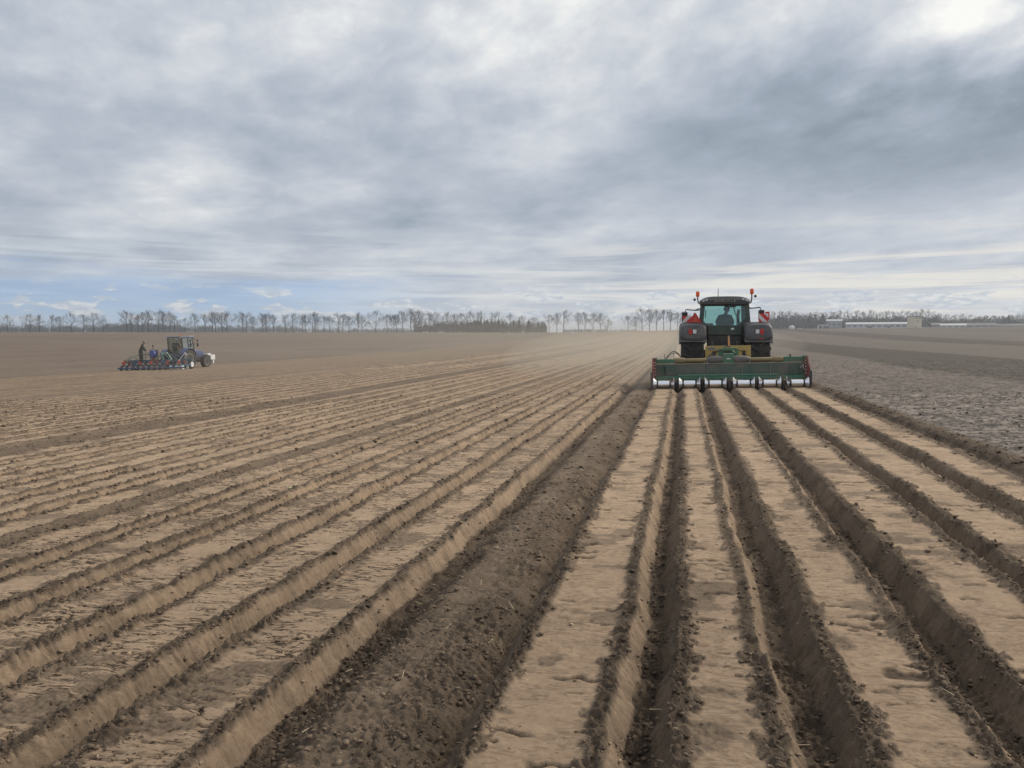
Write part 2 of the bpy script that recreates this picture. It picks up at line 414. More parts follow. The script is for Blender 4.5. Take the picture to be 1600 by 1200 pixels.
# ------------------------------------------------------------------ loose clods of earth
def lump(seed, sub=1):
    bm = bmesh.new(); bmesh.ops.create_icosphere(bm, subdivisions=sub, radius=1)
    v = np.array([q.co[:] for q in bm.verts]); f = np.array([[q.index for q in p.verts] for p in bm.faces]); bm.free()
    r = np.random.default_rng(seed)
    v = v * (1 + .42 * r.standard_normal((len(v), 1)).clip(-1.3, 1.6)) * np.array((1, .85, .60))
    return v, f
def tri_mesh(name, V, F, COL, CR):
    me = bpy.data.meshes.new(name); nv, nf = len(V), len(F)
    me.vertices.add(nv); me.vertices.foreach_set('co', V.astype(np.float32).ravel())
    me.loops.add(nf * 3); me.loops.foreach_set('vertex_index', F.astype(np.int32).ravel())
    me.polygons.add(nf); me.polygons.foreach_set('loop_start', np.arange(0, nf * 3, 3, dtype=np.int32))
    ca = me.attributes.new('soil', 'FLOAT_COLOR', 'POINT')
    ca.data.foreach_set('color', np.concatenate([COL, np.ones((nv, 1))], 1).astype(np.float32).ravel())
    fa = me.attributes.new('crumb', 'FLOAT', 'POINT'); fa.data.foreach_set('value', np.full(nv, CR, np.float32))
    me.update(calc_edges=True)
    o = bpy.data.objects.new(name, me); C.objects.link(o); return o
def clods():
    r = np.random.default_rng(4)
    V = []; F = []; K = []; base = 0
    shapes = [lump(i, 1 if i < 3 else 0) for i in range(9)]
    for y0, y1, n, s0, s1, big in ((2.0, 4.5, 60000, .004, .013, 0), (4.5, 9.0, 60000, .006, .018, 1), (9, 22, 50000, .010, .030, 1)):
        y = np.sqrt(r.uniform(y0 * y0, y1 * y1, n)); x = XL(y) + .9 + (XR(y) - XL(y) - 1.8) * r.random(n)
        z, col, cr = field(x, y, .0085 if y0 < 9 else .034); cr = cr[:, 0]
        ok = (r.random(n) < np.where(x > 3.95, .22, np.where(cr > .5, np.where((x > -1.66) & (x < -.85), .38, .58) * cr, .012 + .05 * cr)))
        ok &= (fbm(x * 3.3, y * 3.3, 101, 2) > -.35 + .5 * r.random(n) - .25) | (cr < .5)
        ok &= ~((cr < .5) & (x < 3.9) & (r.random(n) < .5))
        x, y, z, col = x[ok], y[ok], z[ok], col[ok]; m = x.size
        s = s0 + (s1 * 1.25 - s0) * r.random(m) ** 5.5
        z = z + G(x, y) + s * .15
        rot = r.uniform(0, 6.283, m); w = r.integers(3 if big else 0, len(shapes), m)
        tone = r.uniform(.85, 1.75, m)
        for k in range(len(shapes)):
            q = np.nonzero(w == k)[0]
            if q.size == 0: continue
            v, f = shapes[k]
            c, t = np.cos(rot[q])[:, None], np.sin(rot[q])[:, None]
            px = v[None, :, 0] * c - v[None, :, 1] * t; py = v[None, :, 0] * t + v[None, :, 1] * c
            vv = np.stack([px, py, np.broadcast_to(v[None, :, 2], px.shape)], 2) * s[q][:, None, None] + np.stack([x[q], y[q], z[q]], 1)[:, None, :]
            V.append(vv.reshape(-1, 3)); F.append((f[None] + (np.arange(q.size) * len(v))[:, None, None]).reshape(-1, 3) + base)
            K.append(np.repeat(np.clip(col[q] * tone[q][:, None], .02, .5), len(v), 0)); base += q.size * len(v)
    o = tri_mesh('soil_clods', np.concatenate(V), np.concatenate(F), np.concatenate(K), .7)
    o.data.materials.append(SOIL); o['kind'] = 'stuff'
    o['label'] = 'loose crumbs and clods of dark earth along the bed edges'; o['category'] = 'soil'
    print('clod tris', len(o.data.polygons), 'field quads', len(fo.data.polygons))
clods()

# ------------------------------------------------------------------ materials for made things
MATS = {}
def paint(name, col, rough=.45, metal=0.0, dust=.35, dcol=(.24, .19, .14), spec=.5, coat=0.0):
    if name in MATS: return MATS[name]
    m = bpy.data.materials.new(name); m.use_nodes = True; t = m.node_tree; g = NT(t); b = t.nodes['Principled BSDF']
    tc = g.n('ShaderNodeTexCoord'); P = tc.outputs['Object']
    n = g.noise(P, 2.2, 5, .62); n2 = g.noise(P, 22, 3, .6)
    f = g.m('MULTIPLY', g.ss(g.m('ADD', n, g.m('MULTIPLY', n2, .35)), .50, .92), dust)
    c = g.mix(f, col, dcol)
    v = g.m('ADD', .86, g.m('MULTIPLY', n2, .28))
    mm = g.n('ShaderNodeVectorMath', operation='SCALE'); t.links.new(c, mm.inputs[0]); t.links.new(v, mm.inputs['Scale'])
    t.links.new(mm.outputs[0], b.inputs['Base Color'])
    t.links.new(g.m('ADD', rough, g.m('MULTIPLY', f, .4), clamp=True), b.inputs['Roughness'])
    b.inputs['Metallic'].default_value = metal; b.inputs['Specular IOR Level'].default_value = spec
    MATS[name] = m; return m
def glass(name, tint, refl=.10, op=0.0):
    if name in MATS: return MATS[name]
    m = bpy.data.materials.new(name); m.use_nodes = True; t = m.node_tree; g = NT(t); t.nodes.clear()
    tr = g.n('ShaderNodeBsdfTransparent'); tr.inputs[0].default_value = (*tint, 1)
    gl = g.n('ShaderNodeBsdfGlossy'); gl.inputs['Roughness'].default_value = .04; gl.inputs[0].default_value = (.9, .95, .95, 1)
    fr = g.n('ShaderNodeFresnel'); fr.inputs[0].default_value = 1.45
    ms = g.n('ShaderNodeMixShader'); t.links.new(g.m('ADD', fr.outputs[0], refl - .04), ms.inputs[0]); t.links.new(tr.outputs[0], ms.inputs[1]); t.links.new(gl.outputs[0], ms.inputs[2])
    o = g.n('ShaderNodeOutputMaterial'); t.links.new(ms.outputs[0], o.inputs[0])
    MATS[name] = m; return m
def stripes(name, a, b_, n, ang):
    if name in MATS: return MATS[name]
    m = bpy.data.materials.new(name); m.use_nodes = True; t = m.node_tree; g = NT(t); b = t.nodes['Principled BSDF']
    tc = g.n('ShaderNodeTexCoord'); sp = g.n('ShaderNodeSeparateXYZ'); t.links.new(tc.outputs['Object'], sp.inputs[0])
    u = g.m('ADD', g.m('MULTIPLY', sp.outputs[0], math.cos(ang) * n), g.m('MULTIPLY', sp.outputs[2], math.sin(ang) * n))
    f = g.m('GREATER_THAN', g.m('FRACT', u), .5)
    t.links.new(g.mix(f, a, b_), b.inputs['Base Color']); b.inputs['Roughness'].default_value = .4
    MATS[name] = m; return m

GREEN_D = paint('tractor_green', (.022, .050, .040), .38, dust=.30)
GREEN_I = paint('implement_green', (.040, .165, .095), .50, dust=.50)
GREEN_P = paint('hood_plate_green', (.060, .105, .082), .65, dust=1.0, dcol=(.185, .160, .138))
YELLOW = paint('implement_yellow', (.52, .36, .09), .55, dust=.55)
OCHRE = paint('shaft_guard_ochre', (.26, .20, .09), .6, dust=.6)
RED = paint('signal_red', (.55, .020, .018), .4, dust=.15)
REDD = paint('worn_red', (.17, .022, .020), .55, dust=.5)
ORANGE = paint('beacon_orange', (.85, .13, .020), .25, dust=.05)
ORANGER = paint('hopper_orange', (.62, .075, .03), .45, dust=.25)
BLACK = paint('black_plastic', (.018, .020, .022), .5, dust=.25)
RUBBER = paint('tyre_rubber', (.026, .026, .028), .85, dust=.60, dcol=(.13, .108, .088))
FENDER = paint('fender_grey', (.055, .060, .068), .45, dust=.30)
STEEL = paint('polished_steel', (.86, .87, .90), .24, metal=1.0, dust=.06)
DSTEEL = paint('dark_steel', (.060, .062, .066), .45, metal=.4, dust=.5)
GREYM = paint('grey_metal', (.20, .21, .22), .5, metal=.2, dust=.4)
WHITE = paint('white_paint', (.75, .75, .74), .45, dust=.15)
BLUE = paint('tractor_blue', (.026, .052, .160), .38, dust=.25)
BLUEB = paint('drill_blue', (.028, .085, .170), .5, dust=.45)
TEAL = paint('hose_teal', (.10, .26, .20), .4, dust=.2)
GREENH = paint('hose_green', (.12, .20, .12), .45, dust=.2)
CLOTH = paint('dark_clothing', (.014, .017, .021), .9, dust=.12)
CLOTHD = paint('driver_jacket', (.016, .020, .026), .9, dust=.1)
SKIN = paint('skin', (.42, .25, .18), .6, dust=0)
HAIR = paint('dark_hair', (.015, .012, .010), .7, dust=0)
CAPM = paint('light_cap', (.22, .22, .215), .8, dust=.1)
GLASS_T = glass('teal_cab_glass', (.74, .88, .86), .07)
GLASS_C = glass('dusty_cab_glass', (.80, .88, .85), .30)
STRIPE_L = stripes('warning_stripes_left', (.62, .03, .025), (.62, .58, .55), 4.6, R(-45))
STRIPE_R = stripes('warning_stripes_right', (.62, .03, .025), (.68, .64, .62), 4.6, R(45))

# ------------------------------------------------------------------ shape helpers: everything collects in an MB and becomes ONE mesh
class MB:
    def __init__(s): s.v = []; s.f = []
    def add(s, v, f, M=None):
        b = len(s.v)
        s.v.extend([tuple(M @ Vector(p)) if M is not None else tuple(p) for p in v]); s.f.extend([tuple(i + b for i in q) for q in f]); return s
    def box(s, x0, x1, y0, y1, z0, z1, M=None):
        v = [(x, y, z) for x in (x0, x1) for y in (y0, y1) for z in (z0, z1)]
        return s.add(v, [(0, 1, 3, 2), (4, 6, 7, 5), (0, 4, 5, 1), (2, 3, 7, 6), (0, 2, 6, 4), (1, 5, 7, 3)], M)
    def bar(s, a, b, w, h=None, up=(0, 0, 1)):
        h = h or w; a = Vector(a); b = Vector(b); d = (b - a); L = d.length; d.normalize()
        up = Vector(up)
        if abs(d.dot(up)) > .98: up = Vector((0, 1, 0))
        sx = d.cross(up).normalized(); sy = sx.cross(d)
        v = [tuple(p + sx * i * w / 2 + sy * j * h / 2) for p in (a, b) for i in (-1, 1) for j in (-1, 1)]
        return s.add(v, [(0, 1, 3, 2), (4, 6, 7, 5), (0, 4, 5, 1), (2, 3, 7, 6), (0, 2, 6, 4), (1, 5, 7, 3)])
    def tube(s, pts, r, n=8, cap=True):
        pts = [Vector(p) for p in pts]; rs = r if isinstance(r, (list, tuple)) else [r] * len(pts)
        b = len(s.v); nrm = None
        for i, p in enumerate(pts):
            d = (pts[min(i + 1, len(pts) - 1)] - pts[max(i - 1, 0)]).normalized()
            if nrm is None: nrm = d.orthogonal().normalized()
            else: nrm = (nrm - d * nrm.dot(d)).normalized()
            bi = d.cross(nrm)
            for k in range(n):
                a = 2 * math.pi * k / n; s.v.append(tuple(p + (nrm * math.cos(a) + bi * math.sin(a)) * rs[i]))
        for i in range(len(pts) - 1):
            for k in range(n):
                a = b + i * n + k; c = b + i * n + (k + 1) % n; s.f.append((a, c, c + n, a + n))
        if cap: s.f.append(tuple(b + k for k in reversed(range(n)))); s.f.append(tuple(b + (len(pts) - 1) * n + k for k in range(n)))
        return s
    def lathe(s, prof, n=24, axis='x', c=(0, 0, 0)):
        """prof = (along axis, radius)"""
        b = len(s.v)
        for a, r in prof:
            for k in range(n):
                t = 2 * math.pi * k / n; p, q = r * math.cos(t), r * math.sin(t)
                v = {'x': (a, p, q), 'y': (q, a, p), 'z': (p, q, a)}[axis]
                s.v.append((v[0] + c[0], v[1] + c[1], v[2] + c[2]))
        for i in range(len(prof) - 1):
            for k in range(n):
                a = b + i * n + k; d = b + i * n + (k + 1) % n; s.f.append((a, d, d + n, a + n))
        s.f.append(tuple(b + k for k in reversed(range(n)))); s.f.append(tuple(b + (len(prof) - 1) * n + k for k in range(n)))
        return s
    def prism(s, poly, d0, d1, axis='x'):
        """polygon in the two other axes, pushed along axis"""
        n = len(poly); v = []
        for d in (d0, d1):
            for p, q in poly: v.append({'x': (d, p, q), 'y': (p, d, q), 'z': (p, q, d)}[axis])
        f = [tuple(reversed(range(n))), tuple(range(n, 2 * n))] + [(i, (i + 1) % n, n + (i + 1) % n, n + i) for i in range(n)]
        return s.add(v, f)
    def ball(s, c, r, sz=(1, 1, 1), n=10, m=7):
        b = len(s.v)
        for i in range(1, m):
            t = math.pi * i / m
            for k in range(n):
                a = 2 * math.pi * k / n
                s.v.append((c[0] + r * sz[0] * math.sin(t) * math.cos(a), c[1] + r * sz[1] * math.sin(t) * math.sin(a), c[2] + r * sz[2] * math.cos(t)))
        for i in range(m - 2):
            for k in range(n):
                a = b + i * n + k; d = b + i * n + (k + 1) % n; s.f.append((a, a + n, d + n, d))
        s.v.append((c[0], c[1], c[2] + r * sz[2])); s.v.append((c[0], c[1], c[2] - r * sz[2])); T = len(s.v) - 2
        for k in range(n): s.f.append((T, b + k, b + (k + 1) % n)); s.f.append((T + 1, b + (m - 2) * n + (k + 1) % n, b + (m - 2) * n + k))
        return s
    def build(s, name, mat, parent=None, bevel=0, smooth=False, seg=2):
        me = bpy.data.meshes.new(name); me.from_pydata(s.v, [], s.f); me.materials.append(mat)
        bm = bmesh.new(); bm.from_mesh(me); bmesh.ops.recalc_face_normals(bm, faces=bm.faces); bm.to_mesh(me); bm.free()
        if smooth:
            me.polygons.foreach_set('use_smooth', np.ones(len(me.polygons), bool))
            me.set_sharp_from_angle(angle=R(38))
        o = bpy.data.objects.new(name, me); C.objects.link(o); o.parent = parent
        if bevel:
            bv = o.modifiers.new('bevel', 'BEVEL'); bv.width = bevel; bv.segments = seg; bv.limit_method = 'ANGLE'; bv.angle_limit = R(35)
        return o
def tag(o, label, cat, group=None):
    o['label'] = label; o['category'] = cat
    if group: o['group'] = group
    return o
def thing(name, label, cat, loc, rz=0, group=None):
    o = bpy.data.objects.new(name, None); C.objects.link(o); o.empty_display_size = .2
    o.location = loc; o.rotation_euler = (0, 0, rz)
    return tag(o, label, cat, group)
def rbox(x0, x1, y0, y1, z0, z1): return MB().box(x0, x1, y0, y1, z0, z1)
def arc(p, q, h, n=10, ex=1.0, bend=(0, 0, 1)):
    """a hose from p to q that bows by h"""
    p = Vector(p); q = Vector(q); bend = Vector(bend)
    return [tuple(p.lerp(q, i / n) + bend * h * math.sin(math.pi * i / n) ** ex) for i in range(n + 1)]

def wheel(parent, x, y, Rw, w, rimr, rimmat, hubmat, lugs=20, side=1, lug=.045, name='wheel'):
    """hub, tyre with chevron lugs, dished rim"""
    h = MB().lathe([(x + side * (-w * .18), .05), (x + side * (-w * .10), rimr * .42), (x + side * w * .12, rimr * .40), (x + side * w * .2, rimr * .2)], 16, 'x', (0, y, Rw))
    hub = h.build(name, hubmat, parent, smooth=True)
    t = MB(); hw = w / 2; r0 = Rw - lug
    prof = [(-hw * .72, rimr), (-hw * .95, rimr + (r0 - rimr) * .35), (-hw, rimr + (r0 - rimr) * .65), (-hw * .88, r0 * .985), (0, r0), (hw * .88, r0 * .985), (hw, rimr + (r0 - rimr) * .65), (hw * .95, rimr + (r0 - rimr) * .35), (hw * .72, rimr)]
    t.lathe([(x + a, r) for a, r in prof], 40, 'x', (0, y, Rw))
    for k in range(lugs):
        for sd in (-1, 1):
            a0 = 2 * math.pi * (k + (.5 if sd > 0 else 0)) / lugs; da = 2 * math.pi / lugs
            pts = []
            for u, aa in ((.02, a0 + da * .55), (.55, a0 + da * .10), (1.0, a0 - da * .22)):
                for wd in (-.15, .15):
                    for rr in (r0 * .97 - (.10 * Rw if u == 1.0 else 0), Rw - (.05 * Rw if u == 1.0 else 0)):
                        an = aa + wd * da * 1.15; pts.append((x + sd * hw * u * 1.0, y + rr * math.cos(an), Rw + rr * math.sin(an)))
            f = []
            for s_ in (0, 4): f += [(s_, s_ + 1, s_ + 5, s_ + 4), (s_ + 2, s_ + 6, s_ + 7, s_ + 3), (s_ + 1, s_ + 3, s_ + 7, s_ + 5)]
            f += [(0, 2, 3, 1), (8, 9, 11, 10)]
            t.add(pts, f)
    t.build('tyre', RUBBER, hub, smooth=True)
    rm = MB().lathe([(x - side * hw * .7, rimr * .99), (x + side * hw * .05, rimr * .90), (x + side * hw * .10, rimr * .45), (x + side * hw * .16, rimr * .45), (x + side * hw * .12, rimr * .86), (x + side * hw * .74, rimr * .97), (x + side * hw * .76, rimr * 1.02), (x - side * hw * .2, rimr * 1.02)], 28, 'x', (0, y, Rw))
    rm.build('rim', rimmat, hub, smooth=True)
    return hub

# ------------------------------------------------------------------ skinned figures
def skin_body(name, joints, bones, mat, parent=None, root=0, sub=2):
    me = bpy.data.meshes.new(name); me.from_pydata([j[:3] for j in joints], bones, [])
    o = bpy.data.objects.new(name, me); C.objects.link(o); o.parent = parent
    md = o.modifiers.new('skin', 'SKIN'); md.use_smooth_shade = True
    o.modifiers.new('sub', 'SUBSURF').levels = sub; o.modifiers['sub'].render_levels = sub
    for i, j in enumerate(joints):
        r = j[3] if isinstance(j[3], tuple) else (j[3], j[3]); sv = me.skin_vertices[0].data[i]; sv.radius = r; sv.use_root = (i == root)
    me.materials.append(mat)
    return o
def head_parts(body, c, face, r=.10, hat=None):
    """nose, eyes, mouth, ears, hair or cap on a head at c that looks along face"""
    c = Vector(c); f = Vector(face).normalized(); sd = f.cross(Vector((0, 0, 1))).normalized(); up = sd.cross(f)
    hd = MB().ball((0, 0, 0), r, (.80, .98, 1.18), 16, 12)
    for i, v in enumerate(hd.v):                             # jaw narrows, chin forward
        x, y, z = v
        if z < 0: k = 1 + .35 * z / r; x *= k; y = y * (1 + .22 * z / r) + .02 * r * -z / r * 4
        hd.v[i] = (x, y, z)
    hd.ball((0, r * .98, -.08 * r), r * .17, (.75, 1.0, 1.1), 8, 6)
    for s_ in (-1, 1): hd.ball((s_ * r * .80, -.02 * r, -.05 * r), r * .24, (.45, .8, 1.15), 8, 6)
    hd.tube([(0, -.1 * r, -.6 * r), (0, -.3 * r, -1.9 * r)], [r * .52, r * .56], 10)
    M = Matrix((sd, f, up)).transposed().to_4x4(); M.translation = c
    hd.v = [tuple(M @ Vector(v)) for v in hd.v]
    h = hd.build('head', SKIN, body, smooth=True)
    for s_ in (-1, 1):
        e = MB().ball((s_ * r * .30, r * .84, .06 * r), r * .10, (1.2, .6, .7), 8, 6)
        e.v = [tuple(M @ Vector(v)) for v in e.v]; e.build('eye', BLACK, h)
    mo = MB().ball((0, r * .84, -.48 * r), r * .2, (1.0, .35, .25), 8, 6); mo.v = [tuple(M @ Vector(v)) for v in mo.v]; mo.build('mouth', REDD, h)
    hr = MB().ball((0, -.10 * r, .18 * r), r * 1.06, (.84, 1.0, 1.10), 14, 10)
    hr.v = [(x, min(y, .74 * r + .4 * z) if z < .55 * r else y, max(z, -.45 * r if y < 0 else .30 * r)) for x, y, z in hr.v]
    hr.v = [tuple(M @ Vector(v)) for v in hr.v]; hr.build('hair', HAIR, h, smooth=True)
    if hat:
        k = MB().ball((0, -.02 * r, .34 * r), r * 1.10, (.90, 1.02, .95), 16, 10)
        k.v = [(x, y, max(z, .38 * r)) for x, y, z in k.v]
        k.prism([(-.62 * r, .70 * r), (-.45 * r, 1.45 * r), (0, 1.65 * r), (.45 * r, 1.45 * r), (.62 * r, .70 * r)], .40 * r, .48 * r, 'z')
        k.v = [tuple(M @ Vector(v)) for v in k.v]; k.build('cap', hat, h, smooth=True)
    return h
def hand(body, wrist, fwd, palm, mat, s=1.0, curl=.6, thumb=1):
    """five separate curled fingers on a palm; palm = the way the palm faces"""
    w = Vector(wrist); f = Vector(fwd).normalized(); p = Vector(palm); p = (p - f * p.dot(f)).normalized(); sd = f.cross(p)
    m = MB()
    m.tube([w, w + f * .05 * s, w + f * .095 * s], [.026 * s, .040 * s, .036 * s], 8)
    for k, (o, L) in enumerate(((-.030, .070), (-.010, .080), (.010, .074), (.029, .058))):
        a = w + f * .085 * s + sd * o * s; pts = [a]; ang = 0; d = f
        for q in range(3):
            ang += curl * .75; d = f * math.cos(ang) + p * math.sin(ang); pts.append(pts[-1] + d * L * s * (.42, .33, .25)[q])
        m.tube(pts, [.0095 * s, .009 * s, .008 * s, .0065 * s], 6)
    a = w + f * .028 * s + sd * thumb * -.034 * s
    m.tube([a, a + (f * .6 - sd * thumb * .6 + p * .3).normalized() * .038 * s, a + (f * 1.0 - sd * thumb * .35 + p * .8).normalized() * .068 * s], [.012 * s, .011 * s, .008 * s], 6)
    return m.build('hand', mat, body, smooth=True)

# ------------------------------------------------------------------ the big tractor
TX, TY = 1.34, 26.9
TZ = Gz(TX, TY) - .05
def big_tractor():
    T = thing('green_tractor', 'large dark green tractor seen from behind, pulling the wide bed former', 'tractor', (TX, TY, TZ), R(0))
    for s in (-1, 1):
        wheel(T, s * 1.05, 0, .99, .74, .50, GREEN_D, DSTEEL, 20, s, .055)
        wheel(T, s * .98, 2.85, .74, .56, .38, GREEN_D, DSTEEL, 18, s, .045)
    # fenders: a curved skin over each rear wheel with rolled outer lip
    for s in (-1, 1):
        m = MB(); n = 16
        for i in range(n + 1):
            a = R(22 + 140 * i / n)
            def P(x, r): return (s * x, -math.cos(a) * r, 1.0 + math.sin(a) * r)
            m.v += [P(.60, 1.02), P(.66, 1.065), P(1.34, 1.065), P(1.46, 1.02), P(1.49, .93), P(1.45, .93), P(1.43, .985), P(1.33, 1.015), P(.68, 1.015), P(.60, .98)]
        k = 10
        for i in range(n):
            for j in range(k): m.f.append((i * k + j, i * k + (j + 1) % k, (i + 1) * k + (j + 1) % k, (i + 1) * k + j))
        m.f.append(tuple(range(k))); m.f.append(tuple(n * k + j for j in reversed(range(k))))
        fe = m.build('fender', FENDER, T, smooth=True)
        # broad moulded rear face of the fender
        p = MB(); nn = 36; poly = []
        for j in range(nn):
            a = 2 * math.pi * j / nn; ca, sa = math.cos(a), math.sin(a); e_ = .52
            px = math.copysign(abs(ca) ** e_, ca); pz = math.copysign(abs(sa) ** e_, sa)
            poly.append((1.035 + .45 * px * (1 - .07 * (pz + 1) * .5), 1.70 + .285 * pz + .02 * px * (pz < 0)))
        for y, sh in ((-.66, 1.0), (-.86, .995), (-.93, .97), (-.965, .92), (-.985, .82), (-.99, .5)):
            for x, z in poly: p.v.append((s * (1.035 + (x - 1.035) * sh), y + .30 * max(0, z - 1.55) ** 1.4 * 1.6, 1.70 + (z - 1.70) * sh))
        for r_ in range(5):
            for j in range(nn): p.f.append((r_ * nn + j, r_ * nn + (j + 1) % nn, (r_ + 1) * nn + (j + 1) % nn, (r_ + 1) * nn + j))
        p.f.append(tuple(5 * nn + j for j in range(nn))); p.f.append(tuple(reversed(range(nn))))
        p.build('fender_panel', FENDER, fe, smooth=True)
    # tail lamps and reflectors
    for s in (-1, 1):
        cx = s * 1.04
        L = rbox(cx - .13 if s < 0 else cx + .03, cx - .03 if s < 0 else cx + .13, -.985, -.93, 1.64, 1.82).build('tail_lamp', RED, T, .012)
        rbox(cx + .0 if s < 0 else cx - .11, cx + .11 if s < 0 else cx + .0, -.978, -.93, 1.67, 1.80).build('number_tag', WHITE, T, .006)
    rbox(1.0, 1.16, -1.0, -.90, 1.505, 1.53).build('reflector', RED, T, .004)
    # rump, hitch and underside
    rbox(-.42, .42, -.45, 2.2, .62, 1.30).build('transmission', BLACK, T, .05)
    rbox(-.56, .56, -.18, .3, 1.2, 1.64).build('rear_housing', BLACK, T, .04)
    rbox(-.55, .55, -.22, -.16, 1.62, 1.95).build('rear_panel', GREEN_D, T, .02)
    rbox(.20, .30, -.245, -.20, 1.80, 1.86).build('work_socket', WHITE, T, .005)
    ax = MB().lathe([(-.80, .14), (.80, .14)], 16, 'x', (0, 0, .99)); ax.build('rear_axle', BLACK, T, smooth=True)
    for s in (-1, 1):
        MB().bar((s * .38, -.1, .72), (s * .46, -1.25, .62), .07, .11).build('lower_link', DSTEEL, T, .01)
        MB().bar((s * .40, -.35, 1.42), (s * .44, -.80, .70), .05).build('lift_rod', DSTEEL, T, .008)
    # bonnet
    m = MB(); prof = [(-.42, 1.15), (-.44, 1.55), (-.36, 1.84), (-.18, 1.92), (.18, 1.92), (.36, 1.84), (.44, 1.55), (.42, 1.15)]
    k = len(prof)
    for y, sc, dz in ((1.55, 1.0, 0.0), (2.6, .97, -.02), (3.6, .90, -.08), (3.95, .72, -.20)):
        for x, z in prof: m.v.append((x * sc, y, 1.15 + (z - 1.15) * (1 + dz)))
    for i in range(3):
        for j in range(k): m.f.append((i * k + j, i * k + (j + 1) % k, (i + 1) * k + (j + 1) % k, (i + 1) * k + j))
    m.f.append(tuple(range(k))); m.f.append(tuple(3 * k + j for j in range(k)))
    m.build('bonnet', GREEN_D, T, smooth=True)
    rbox(-.38, .38, 1.5, 3.8, .66, 1.17).build('engine', BLACK, T, .03)
    MB().tube([(.55, 1.75, 1.2), (.55, 1.75, 2.35), (.57, 1.68, 2.52)], .055, 10).build('exhaust', GREYM, T, smooth=True)
    # cab: floor, pillars, frames, panes
    rbox(-.74, .74, -.08, 1.60, 1.44, 1.64).build('cab_floor', BLACK, T, .03)
    low = {'rl': (-.80, -.05, 1.60), 'rr': (.80, -.05, 1.60), 'fl': (-.72, 1.62, 1.60), 'fr': (.72, 1.62, 1.60)}
    top = {'rl': (-.71, .12, 2.70), 'rr': (.71, .12, 2.70), 'fl': (-.66, 1.42, 2.70), 'fr': (.66, 1.42, 2.70)}
    for k_ in low:
        MB().bar(low[k_], top[k_], .15 if k_[0] == 'r' else .075, .13 if k_[0] == 'r' else .09, (0, 1, 0)).build('pillar', GREEN_D, T, .02)
    for s in (-1, 1):
        MB().bar((s * .79, .75, 1.62), (s * .70, .80, 2.70), .06, .08, (0, 1, 0)).build('door_post', BLACK, T, .01)
        # rounded lower corner of the rear opening
        MB().prism([(s * .76, 1.62), (s * .34, 1.92), (s * .46, 1.98), (s * .64, 2.18), (s * .76, 2.30)] if s > 0 else [(-.76, 1.62), (-.40, 1.92), (-.60, 1.98), (-.66, 2.06), (-.76, 2.20)], -.10, -.02, 'y').build('corner_plate', GREEN_D, T, .01)
    rbox(-.74, .74, -.08, .02, 1.58, 1.93).build('rear_sill', GREEN_D, T, .02)
    rbox(-.70, .70, .06, .16, 2.60, 2.72).build('rear_header', BLACK, T, .02)
    def pane(name, q, mat):
        q = [Vector(p) for p in q]; nn = (q[1] - q[0]).cross(q[3] - q[0]).normalized() * .006
        m = MB(); m.add([tuple(p + nn) for p in q] + [tuple(p - nn) for p in q], [(0, 1, 2, 3), (7, 6, 5, 4), (0, 4, 5, 1), (1, 5, 6, 2), (2, 6, 7, 3), (3, 7, 4, 0)])
        return m.build(name, mat, T)
    pane('rear_window', [(-.70, -.03, 1.90), (.70, -.03, 1.90), (.64, .10, 2.62), (-.64, .10, 2.62)], GLASS_T)
    pane('windscreen', [(-.68, 1.63, 1.66), (.68, 1.63, 1.66), (.62, 1.42, 2.68), (-.62, 1.42, 2.68)], GLASS_T)
    for s in (-1, 1):
        pane('door_window', [(s * .785, .10, 1.64), (s * .725, 1.55, 1.64), (s * .675, 1.40, 2.66), (s * .715, .20, 2.66)], GLASS_T)
    # window furniture
    MB().tube([(.28, -.06, 2.56), (.36, -.08, 2.30), (.50, -.09, 2.02)], .012, 6).build('wiper_arm', BLACK, T)
    rbox(.14, .36, -.06, -.01, 2.55, 2.63).build('wiper_motor', BLACK, T, .015)
    MB().tube([(-.62, -.05, 2.20), (-.62, -.06, 2.46)], .014, 6).build('window_handle', BLACK, T)
    # roof with rounded ends
    m = MB(); nx = 14
    for y, zt, sx in ((-.10, .10, .95), (.02, .22, 1.0), (.8, .26, 1.0), (1.5, .23, .98), (1.75, .08, .92)):
        for i in range(nx + 1):
            u = -1 + 2 * i / nx; m.v.append((u * .82 * sx, y, 2.70 + zt * (1 - abs(u) ** 5 * .62)))
        for i in range(nx, -1, -1):
            u = -1 + 2 * i / nx; m.v.append((u * .80 * sx, y, 2.66))
    k = 2 * (nx + 1)
    for r_ in range(4):
        for j in range(k): m.f.append((r_ * k + j, r_ * k + (j + 1) % k, (r_ + 1) * k + (j + 1) % k, (r_ + 1) * k + j))
    m.f.append(tuple(range(k))); m.f.append(tuple(4 * k + j for j in reversed(range(k))))
    roof = m.build('cab_roof', paint('roof_dark', (.030, .038, .044), .4, dust=.25), T, smooth=True)
    # curved name strip on the back of the roof: worn characters nobody can read from here
    pl = MB().prism([(-.34, 2.725), (-.31, 2.84), (.31, 2.84), (.34, 2.725)], -.120, -.105, 'y').build('roof_plate', BLACK, roof)
    ch = MB(); rr = random.Random(3)
    for s in (-1, 1): ch.prism([(s * .335, 2.735), (s * .30, 2.735), (s * .285, 2.83), (s * .30, 2.83)], -.124, -.121, 'y')
    ch.box(-.27, .27, -.124, -.121, 2.822, 2.832); ch.box(-.27, .27, -.124, -.121, 2.738, 2.746)
    x = -.25
